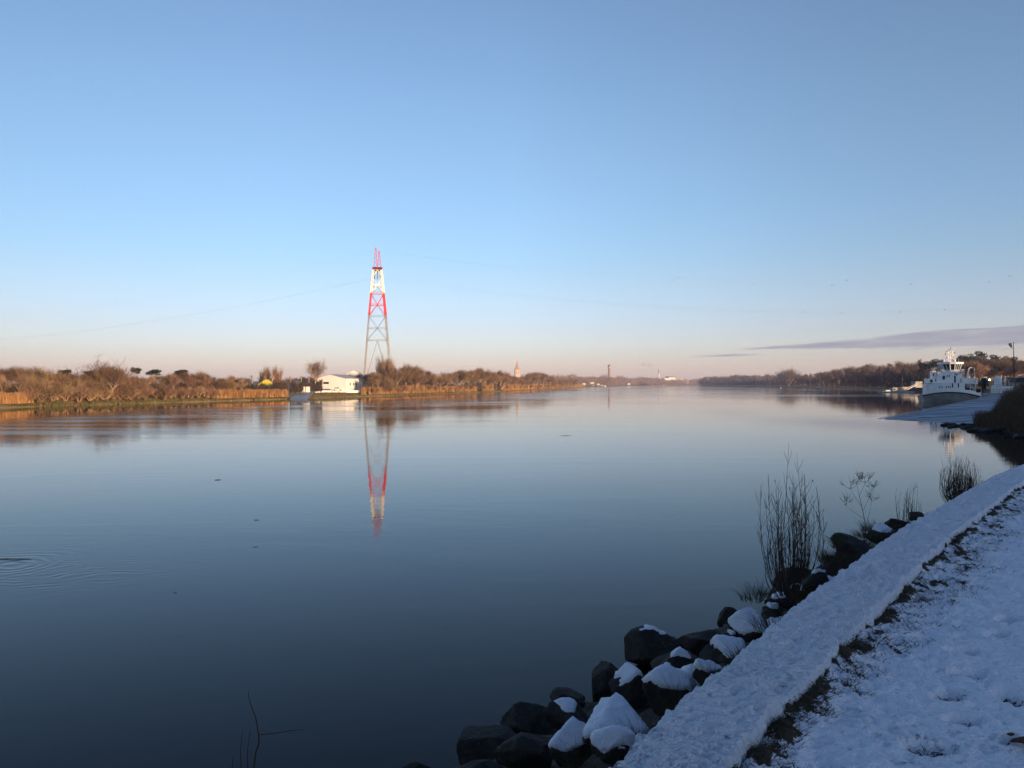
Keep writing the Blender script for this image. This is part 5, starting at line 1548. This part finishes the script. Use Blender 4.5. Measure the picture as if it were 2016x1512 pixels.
# ------------------------------------------------------------------ ferry
def ferry():
    Y = 243; t = empty('car_ferry', ((1870-1008)/F*Y, Y, 0), R(-16), label='white car ferry with a tall bridge and mast moored by the ramp', cat='ferry')
    W = M['white_paint']; t.scale = (.92, .92, 1)
    # hull with arched sheer: x -8.6 .. 8.2
    def arch(x): return 2.95-.0195*(x+1.2)**2 if x < -1.2 else 2.95-.014*(x+1.2)**2
    xs = [-8.5+17.5*i/28 for i in range(29)]
    def yb(x): u = (x+8.5)/17.5; return -1.2-3.8*math.sin(math.pi*min(1, max(0, u)))**.6          # bulging plan of the hull side
    hl = MB(); vs = []; 
    for x in xs: vs += [(x*.93, yb(x)*.7, -.6), (x*.965, yb(x)*.86, .8), (x, yb(x), arch(x)-.12), (x, 7, arch(x)-.12), (x*.93, 7, -.6)]
    fs = [(i*5+k, (i+1)*5+k, (i+1)*5+k+1, i*5+k+1) for i in range(28) for k in range(4)]+[(0, 1, 2, 3, 4), tuple(28*5+k for k in (4, 3, 2, 1, 0))]
    hl.add(vs, fs); hl.build('hull', M['grey_hull'], t)
    rb_ = MB(); rb_.tube([(x*1.005, yb(x)-.12, arch(x)) for x in xs], .19, 6); rb_.build('rubbing_strake', M['dark_rubber'], t)
    sd = MB(); vs = []
    def topz(x): return 5.75 if -7.2 < x < 3.2 else (arch(x)+1.15)
    for i in range(len(xs)-1):
        x0, x1 = xs[i], xs[i+1]; tz = topz((x0+x1)/2)
        sd.add([(x0, yb(x0)-.02, arch(x0)+.05), (x1, yb(x1)-.02, arch(x1)+.05), (x1, yb(x1)-.02+.12, tz), (x0, yb(x0)-.02+.12, tz), (x0, yb(x0)+.3, arch(x0)+.05), (x1, yb(x1)+.3, arch(x1)+.05), (x1, yb(x1)+.3, tz), (x0, yb(x0)+.3, tz)],
               [(0, 1, 2, 3), (5, 4, 7, 6), (3, 2, 6, 7), (0, 3, 7, 4), (1, 5, 6, 2), (4, 5, 1, 0)])
    sd.build('side_plating', W, t)
    dk = MB(); dk.b2(-7.1, 3.2, -3.4, 8, 5.6, 5.78); dk.b2(-8, 8.5, -.9, 8.5, 2.2, 2.38); dk.build('deck', M['concrete'], t)
    bl = MB(); bl.b2(-7.0, 3.1, -.6, 6, 2.4, 5.6); bl.build('deck_house', W, t)
    def slot(par, x, z, w_, h_, y, nm='window', m='glass_dark'):
        s_ = MB(); s_.b2(x-w_/2, x+w_/2, y-.05, y+.05, z-h_/2, z+h_/2); s_.build(nm, M[m], par)
    for x in (-4.0, -3.35, -2.15, -1.6, -1.0): slot(t, x, 4.55, .3, .5, yb(x)+.02)
    for x in (-.35, 1.4): slot(t, x, 5.05, .34, 1.3, yb(x)+.02, 'door')
    # stepped upper works
    up = MB(); up.b2(-7.0, -5.0, -2.4, 4, 5.78, 7.15); up.b2(-5.0, -4.5, -2.2, 3.8, 5.78, 7.3); up.build('forward_locker', W, t)
    slot(t, -6.1, 6.45, .7, .8, -2.42, 'opening', 'black_metal')
    fun = MB(); fun.prism([(-4.6, 5.78), (2.7, 5.78), (2.6, 7.2), (1.6, 8.0), (.2, 8.9), (-1.0, 9.1), (-2.7, 8.6), (-3.6, 9.3), (-4.3, 9.2)], -2.3, 4.0); fn = fun.build('funnel_casing', W, t)
    fr = MB(); fr.b2(-5.6, -4.5, -1.6, 2, 7.2, 9.55); fr.build('vent_housing', W, t)
    slot(t, -2.35, 7.5, .75, 1.1, -2.33); slot(t, -1.35, 7.9, .22, .7, -2.33); slot(t, -.7, 8.0, .22, .7, -2.33); slot(t, -4.75, 6.7, .3, .9, -2.25, 'door'); slot(t, 1.0, 7.0, .45, 2.2, -2.33, 'door')
    slot(t, -5.3, 8.4, .3, .8, -1.64, 'vent', 'black_metal')
    aft = MB(); aft.b2(1.9, 3.3, -1.9, 3.6, 5.78, 8.7); aft.build('stair_tower', W, t)
    slot(t, 2.3, 6.6, 1.0, 1.0, -1.93, 'opening', 'steel')
    # gallery on the right
    g = MB(); g.b2(3.2, 7.9, -2.6, 4, 5.6, 5.85); g.build('gallery_deck', W, t)
    g = MB(); g.b2(2.9, 6.1, -2.7, -1.5, 5.85, 7.35); g.build('gallery_bulwark', W, t)
    def rail(x0, x1, y, z0, z1, n, par=t, y1=None):
        y1 = y if y1 is None else y1
        r = MB()
        for k in range(n+1): u = k/n; r.tube([(lerp(x0, x1, u), lerp(y, y1, u), z0), (lerp(x0, x1, u), lerp(y, y1, u), z1)], .05, 4)
        for z in (z1, (z0+z1)/2): r.tube([(x0, y, z), (x1, y1, z)], .05, 4)
        r.build('railing', W, par)
    rail(6.1, 7.9, -2.6, 5.85, 7.2, 5); rail(7.9, 7.9, -2.6, 5.85, 7.2, 5, y1=3.9)
    for x in (3.5, 5.5, 7.0):
        p = MB(); p.b2(x-.09, x+.09, -2.5, -2.3, 2.4, 5.6); p.build('stanchion', W, t)
    rail(3.3, 8.2, -2.5, 2.4, 3.6, 8)
    for x0, x1 in ((3.7, 4.7), (4.9, 6.4)): p = MB(); p.b2(x0, x1, -1.2, 3, 2.4, 4.9 if x0 < 4 else 4.3); p.build('deck_locker', M['black_metal'], t)
    rail(-8.2, -7.0, -1.6, 3.4, 5.2, 3)
    dv = MB(); dv.tube([(5.1, -1.6, 7.3), (5.05, -1.6, 8.8), (5.3, -1.6, 10.2), (5.7, -1.6, 10.5), (6.3, -1.6, 10.45)], [.2, .2, .17, .14, .1], 6); dv.build('davit', W, t)
    dv = MB(); dv.tube([(6.9, -1.9, 5.8), (6.9, -1.9, 10.1), (6.7, -1.9, 10.4)], [.09, .07, .06], 5); dv.build('lamp_pole', W, t)
    # wheelhouse: inverted trapezoid
    wh = MB(); z0, z1 = 8.7, 11.6
    B0 = [(-1.4, -.6), (-.3, -2.3), (.8, -2.3), (2.5, -.4), (2.5, 2.6), (-1.4, 2.6)]; B1 = [(-2.7, -1.2), (-.7, -3.2), (.9, -3.2), (3.5, -.8), (3.5, 3.4), (-2.7, 3.4)]
    NW = 6; SIDES = [(i, (i+1) % NW, NW+(i+1) % NW, NW+i) for i in range(NW)]
    wh.add([(x, y, z0) for x, y in B0]+[(lerp(a[0], b[0], .38), lerp(a[1], b[1], .38), z0+1.1) for a, b in zip(B0, B1)], SIDES+[tuple(reversed(range(NW))), tuple(range(NW, 2*NW))]); whl = wh.build('wheelhouse', W, t)
    gl = MB(); q0 = [(lerp(a[0], b[0], .38)*.97, lerp(a[1], b[1], .38)*.97, z0+1.1) for a, b in zip(B0, B1)]; q1 = [(b[0]*.97, b[1]*.97, z1) for b in B1]
    gl.add(q0+q1, SIDES); gl.build('window_band', M['glass_dark'], whl)
    ml = MB(); 
    for a, b in zip(q0, q1): ml.tube([a, b], .17, 4)
    for k_, us_ in ((0, (.5,)), (2, (.33, .66)), (3, (.33, .66))):
        for u in us_: ml.tube([Vector(q0[k_]).lerp(Vector(q0[k_+1]), u), Vector(q1[k_]).lerp(Vector(q1[k_+1]), u)], .12, 4)
    ml.build('mullion', W, whl)
    rf = MB(); R0 = [(-3.0, -1.3), (-.8, -3.6), (1.0, -3.6), (3.9, -.9), (3.9, 3.8), (-3.0, 3.8)]
    rf.add([(x, y, 11.6) for x, y in R0]+[(x*1.02, y*1.02, 12.2) for x, y in R0], SIDES+[tuple(reversed(range(NW))), tuple(range(NW, 2*NW))]); rf.build('wheelhouse_roof', W, whl)
    wg = MB(); wg.b2(2.4, 4.0, -2.0, 2.0, 8.5, 8.7); wg.b2(-3.2, -1.3, -2, 2, 8.5, 8.7); wg.build('bridge_wing', W, t)
    rail(2.4, 4.0, -2.0, 8.7, 10.0, 4); rail(4.0, 4.0, -2.0, 8.7, 10.0, 4, y1=2.0); rail(-3.2, -1.4, -2.0, 8.7, 9.9, 4); rail(.3, 2.4, -2.5, 8.7, 10.0, 5)
    # mast
    ms = MB(); ms.tube([(-.7, -.5, 12.2), (-.55, -.3, 15.6)], .2, 5); ms.tube([(.9, -.5, 12.2), (.6, -.3, 15.6)], .2, 5); ms.tube([(.1, .8, 12.2), (.05, 0, 16.2)], .22, 5)
    for z in (12.9, 13.6, 14.3, 15.0): ms.tube([(-.7, -.45, z), (.85, -.45, z)], .07, 4)
    m_ = ms.build('mast', W, t)
    for z, hw in ((13.1, 1.2), (14.4, 1.35), (15.5, .9)):
        pl = MB(); pl.b2(-hw, hw, -.8, .6, z, z+.24); pl.build('radar_platform', W, m_)
    rd = MB(); rd.b2(-1.3, 1.1, -.9, -.65, 14.75, 14.95); rd.build('radar_bar', W, m_)
    rd = MB(); rd.b2(-.9, .9, -1.0, -.78, 13.45, 13.62); rd.build('radar_bar', W, m_)
    for x, z0_, z1_ in ((-1.2, 14.5, 16.6), (1.3, 14.5, 16.7), (-.2, 15.6, 17.2), (.5, 15.6, 16.8), (-1.9, 12.2, 14.0), (2.6, 12.2, 13.4)):
        an = MB(); an.tube([(x, -.2, z0_), (x, -.2, z1_)], [.05, .03], 4); an.build('antenna', W, m_)
    for x, z in ((-1.35, 14.7), (1.3, 14.9), (.2, 16.0), (0.05, 16.5), (-.4, 15.8), (-1.2, 13.4), (.9, 13.6)):
        l_ = MB(); l_.lathe([(.10, 0), (.14, .08), (.14, .28), (.1, .36)], (x, -.5, z), 8); l_.build('signal_lamp', M['black_metal'], m_)
    hn = MB(); hn.lathe([(.3, 0), (.34, .5), (.2, .9), (.05, 1.0)], (1.2, -1.0, 12.3), 10); hn.build('radome', W, t)
    hn = MB(); hn.lathe([(.25, 0), (.3, .5), (.12, .8)], (-2.2, -1.6, 12.3), 10); hn.build('life_dome', W, t)
    # raised boarding ramp at the right end
    rp = MB(); rp.prism([(6.9, 1.2), (9.7, .9), (9.6, 1.3), (7.7, 4.6), (7.3, 4.4)], -2.2, 5); rp.build('boarding_ramp', W, t)
    mc = MB(); mc.tube([(7.1, -2.8, 1.9), (7.1, -2.3, 1.9)], .65, 14); mc.build('winch', M['black_metal'], t)
ferry()

# ------------------------------------------------------------------ right hand quay: ramp, machinery, silo, poles
def ramp_right():
    m = bpy.data.materials.new('ramp_frost'); m.use_nodes = True; tt = m.node_tree; p = tt.nodes['Principled BSDF']; p.inputs['Roughness'].default_value = .55
    tcn = tt.nodes.new('ShaderNodeTexCoord'); mp = tt.nodes.new('ShaderNodeMapping'); mp.inputs['Rotation'].default_value = (0, 0, R(-48)); mp.inputs['Scale'].default_value = (.05, 1.0, 1)
    nz = tt.nodes.new('ShaderNodeTexNoise'); nz.inputs['Scale'].default_value = 1.1; nz.inputs['Detail'].default_value = 4
    tt.links.new(tcn.outputs['Object'], mp.inputs[0]); tt.links.new(mp.outputs[0], nz.inputs['Vector'])
    c = ramp(tt, nz.outputs[0], [(.36, (.015, .025, .045)), (.5, (.10, .15, .23)), (.68, (.40, .46, .56))]); tt.links.new(c, p.inputs['Base Color'])
    A, B, Cc, D = Vector((57.0, 123, -.12)), Vector((61.5, 103.5, -.12)), Vector((108, 173, 3.2)), Vector((112, 153, 3.2))
    n, k = 30, 14; vs = []
    for i in range(n+1):
        for j in range(k+1):
            q = A.lerp(Cc, i/n).lerp(B.lerp(D, i/n), j/k); u = j/k
            z = q.z+(.10 if 1 <= j <= 1 or j == 4 else 0)+.03*fbm(q.x, q.y)
            vs.append((q.x, q.y, z))
    fs = [(i*(k+1)+j, i*(k+1)+j+1, (i+1)*(k+1)+j+1, (i+1)*(k+1)+j) for i in range(n) for j in range(k)]
    for f in range(len(fs)): fs[f] = tuple(reversed(fs[f]))
    me = bpy.data.meshes.new('ferry_ramp'); me.from_pydata(vs, [], fs); me.materials.append(m); o = put('ferry_ramp', me)
    tag(o, 'broad frosted concrete ferry ramp sloping into the river on the right', 'ramp')
    sk = MB(); sk.add([tuple(A+Vector((0, 0, -.05))), tuple(Cc+Vector((0, 0, -.05))), (Cc.x, Cc.y, -2), (A.x, A.y, -2)], [(0, 1, 2, 3)]); sk.add([tuple(A+Vector((-.4, .35, .06))), tuple(Cc+Vector((-.4, .35, .1))), tuple(Cc+Vector((.05, .0, .1))), tuple(A+Vector((.05, 0, .06)))], [(0, 3, 2, 1)])
    ko = sk.build('ramp_kerb', M['concrete'], o)
    q = MB(); q.box((0, 0, 0), (52, 26, 4.6)); qo = q.build('quay', M['concrete']); qo.location = (134, 190, 1.15); qo.rotation_euler = (0, 0, R(48)); tag(qo, kind='structure')
ramp_right()
def quay_things():
    def base(px, Y): return ((px-1008)/F*Y, Y)
    Y = 190; zq = 3.45
    # yellow loading machine
    t = empty('loading_vehicle', (*base(1943, Y), zq), R(20), label='orange-yellow work vehicle parked on the quay right of the ferry', cat='vehicle')
    mb = MB(); mb.box((0, 0, 1.15), (5.0, 2.2, .55), taper=.95); mb.build('body', M['yellow_machine'], t)
    mb = MB(); mb.box((-1.2, 0, 2.0), (1.5, 1.9, 1.2), taper=.85); mb.build('cab', M['black_metal'], t)
    mb = MB(); mb.tube([(2.0, 0, 1.4), (2.6, 0, 1.9), (1.0, 0, 2.3)], .12, 5); mb.build('arm', M['yellow_machine'], t)
    for x in (-1.6, 1.5):
        for y in (-1, 1): mb = MB(); mb.tube([(x, y-.22, .5), (x, y+.22, .5)], .55, 14); mb.build('wheel', M['dark_rubber'], t)
    # two dark bollard posts
    for i, px in enumerate((1934.5, 1939)):
        mb = MB(); mb.lathe([(.26, 0), (.26, 3.3), (.2, 3.5)], n=10); mb.b2(-.4, .4, -.3, .3, 2.4, 3.0); o = mb.build('mooring_dolphin', M['black_metal']); o.location = (*base(px, 184), zq)
        tag(o, ('left', 'right')[i]+' of two dark mooring posts on the quay behind the work vehicle', 'post')
    # lit lamp
    t = empty('quay_lamp', (*base(1948, 186), zq), 0, label='short lamp post with a glowing yellow light on the quay', cat='lamp')
    mb = MB(); mb.tube([(0, 0, 0), (0, 0, 2.9)], .07, 6); mb.build('post', M['steel'], t)
    bm = bmesh.new(); bmesh.ops.create_uvsphere(bm, u_segments=12, v_segments=8, radius=.15); me = bpy.data.meshes.new('lamp_globe'); bm.to_mesh(me); bm.free(); me.materials.append(M['lamp']); g = put('lamp_globe', me, t); g.location = (0, 0, 3.05)
    # silo / tank with ladders
    t = empty('white_tank', (*base(1965, 182), zq), 0, label='round white tank on a stand beside the lamp', cat='tank')
    mb = MB(); mb.lathe([(.75, 1.9), (.8, 2.2), (.8, 3.3), (.6, 3.7), (.2, 3.85)], n=18); mb.build('vessel', M['white_paint'], t)
    mb = MB()
    for x in (-1.1, 1.15): mb.tube([(x, -.6, 0), (x, -.6, 3.4)], .07, 5)
    for z in (1.0, 1.9, 2.8): mb.tube([(-1.1, -.6, z), (1.15, -.6, z)], .05, 4)
    mb.build('frame', M['white_paint'], t)
    mb = MB(); mb.box((-.3, 0, .9), (1.9, 1.3, 1.8)); mb.build('cabinet', M['white_paint'], t)
    t = empty('white_tank', (*base(1983, 184), zq), 0, label='low horizontal white tank right of the round one', cat='tank')
    mb = MB(); mb.tube([(-1.3, 0, .9), (1.3, 0, .9)], .62, 14); mb.build('vessel', M['white_paint'], t); mb = MB(); mb.box((-.8, 0, .2), (.3, 1, .5)); mb.box((.8, 0, .2), (.3, 1, .5)); mb.build('saddle', M['concrete'], t)
    # kiosk with roof at right edge
    t = empty('ticket_kiosk', (*base(2007, 176), zq), R(-10), label='dark-roofed kiosk at the right edge of the quay', cat='kiosk')
    mb = MB(); mb.box((.6, 0, 1.2), (2.8, 2.2, 2.4)); mb.build('wall', M['concrete'], t); mb = MB(); mb.box((.8, -.2, 2.95), (4.6, 3.2, 1.0), taper=.9); mb.build('roof', M['black_metal'], t); mb = MB(); mb.b2(-.3, .6, -1.14, -1.08, .9, 1.9); mb.build('window', M['glass_dark'], t)
    mb = MB(); mb.tube([(-1.3, -1.2, 0), (-1.3, -1.2, 2.5)], .07, 5); mb.build('post', M['black_metal'], t)
    # floodlight pole
    Yf = 178; t = empty('floodlight_pole', (*base(1996, Yf), zq), 0, label='tall dark pole with a floodlight on a bracket at the right', cat='lamp post')
    zt = zpx(673, Yf)-zq; zb = zpx(686, Yf)-zq
    mb = MB(); mb.tube([(0, 0, 0), (.05, 0, zt*.5), (-.12, 0, zt)], [.14, .11, .06], 8); mb.build('pole', M['black_metal'], t)
    mb = MB(); mb.tube([(-.05, 0, zb), (-.45, 0, zb+.1), (-.72, 0, zb+.5)], .05, 5); mb.build('bracket', M['black_metal'], t)
    mb = MB(); mb.prism([(-.62, zb+.25), (-.42, zb+.45), (-.72, zb+1.25), (-1.02, zb+1.15), (-1.0, zb+.75)], -.25, .25); mb.build('floodlight', M['black_metal'], t)
    # grey kerb barrier and sign posts in front
    t = empty('quay_railing', (*base(1968, 170), zq-.1), R(25), label='pale metal railing along the quay behind the reeds', cat='railing')
    mb = MB()
    for k in range(12): mb.tube([(-6+k, 0, 0), (-6+k, 0, 1.0)], .04, 4)
    for z in (.55, 1.0): mb.tube([(-6, 0, z), (5, 0, z)], .04, 4)
    mb.build('rails', M['steel'], t)
quay_things()

# ------------------------------------------------------------------ smoke and haze
def smoke():
    m = bpy.data.materials.new('chimney_smoke'); m.use_nodes = True; t = m.node_tree; t.nodes.remove(t.nodes['Principled BSDF'])
    v = t.nodes.new('ShaderNodeVolumePrincipled'); v.inputs['Color'].default_value = (.75, .72, .78, 1)
    tcn = t.nodes.new('ShaderNodeTexCoord'); nz = t.nodes.new('ShaderNodeTexNoise'); nz.inputs['Scale'].default_value = .05; nz.inputs['Detail'].default_value = 4
    t.links.new(tcn.outputs['Object'], nz.inputs['Vector'])
    mr = t.nodes.new('ShaderNodeMapRange'); mr.inputs[1].default_value = .45; mr.inputs[2].default_value = .7; mr.inputs[3].default_value = 0; mr.inputs[4].default_value = .06
    t.links.new(nz.outputs[0], mr.inputs[0]); t.links.new(mr.outputs[0], v.inputs['Density']); t.links.new(v.outputs[0], t.nodes['Material Output'].inputs['Volume'])
    Y = 3600; k = Y/F; mb = MB()
    pts = [at(px, py, Y) for px, py in ((1297, 726.5), (1290, 722), (1280, 719), (1268, 718), (1258, 713), (1245, 707))]
    mb.tube(pts, [r*k for r in (1, 3, 5, 6, 3.5, 1.5)], 12)
    o = mb.build('smoke', m); tag(o, 'thin violet smoke drifting left from the factory chimney', 'smoke', None, 'stuff')
smoke()
def haze():
    m = bpy.data.materials.new('haze'); m.use_nodes = True; t = m.node_tree; t.nodes.remove(t.nodes['Principled BSDF'])
    v = t.nodes.new('ShaderNodeVolumePrincipled'); v.inputs['Density'].default_value = .00013; v.inputs['Color'].default_value = (.74, .78, 1.0, 1); v.inputs['Anisotropy'].default_value = .0
    t.links.new(v.outputs[0], t.nodes['Material Output'].inputs['Volume'])
    mb = MB(); mb.b2(-5200, 6500, -700, 8500, -3.6, 125); o = mb.build('haze', m); tag(o, 'thin air haze over the river', 'haze', None, 'stuff')
HAZE = True
if HAZE: haze()
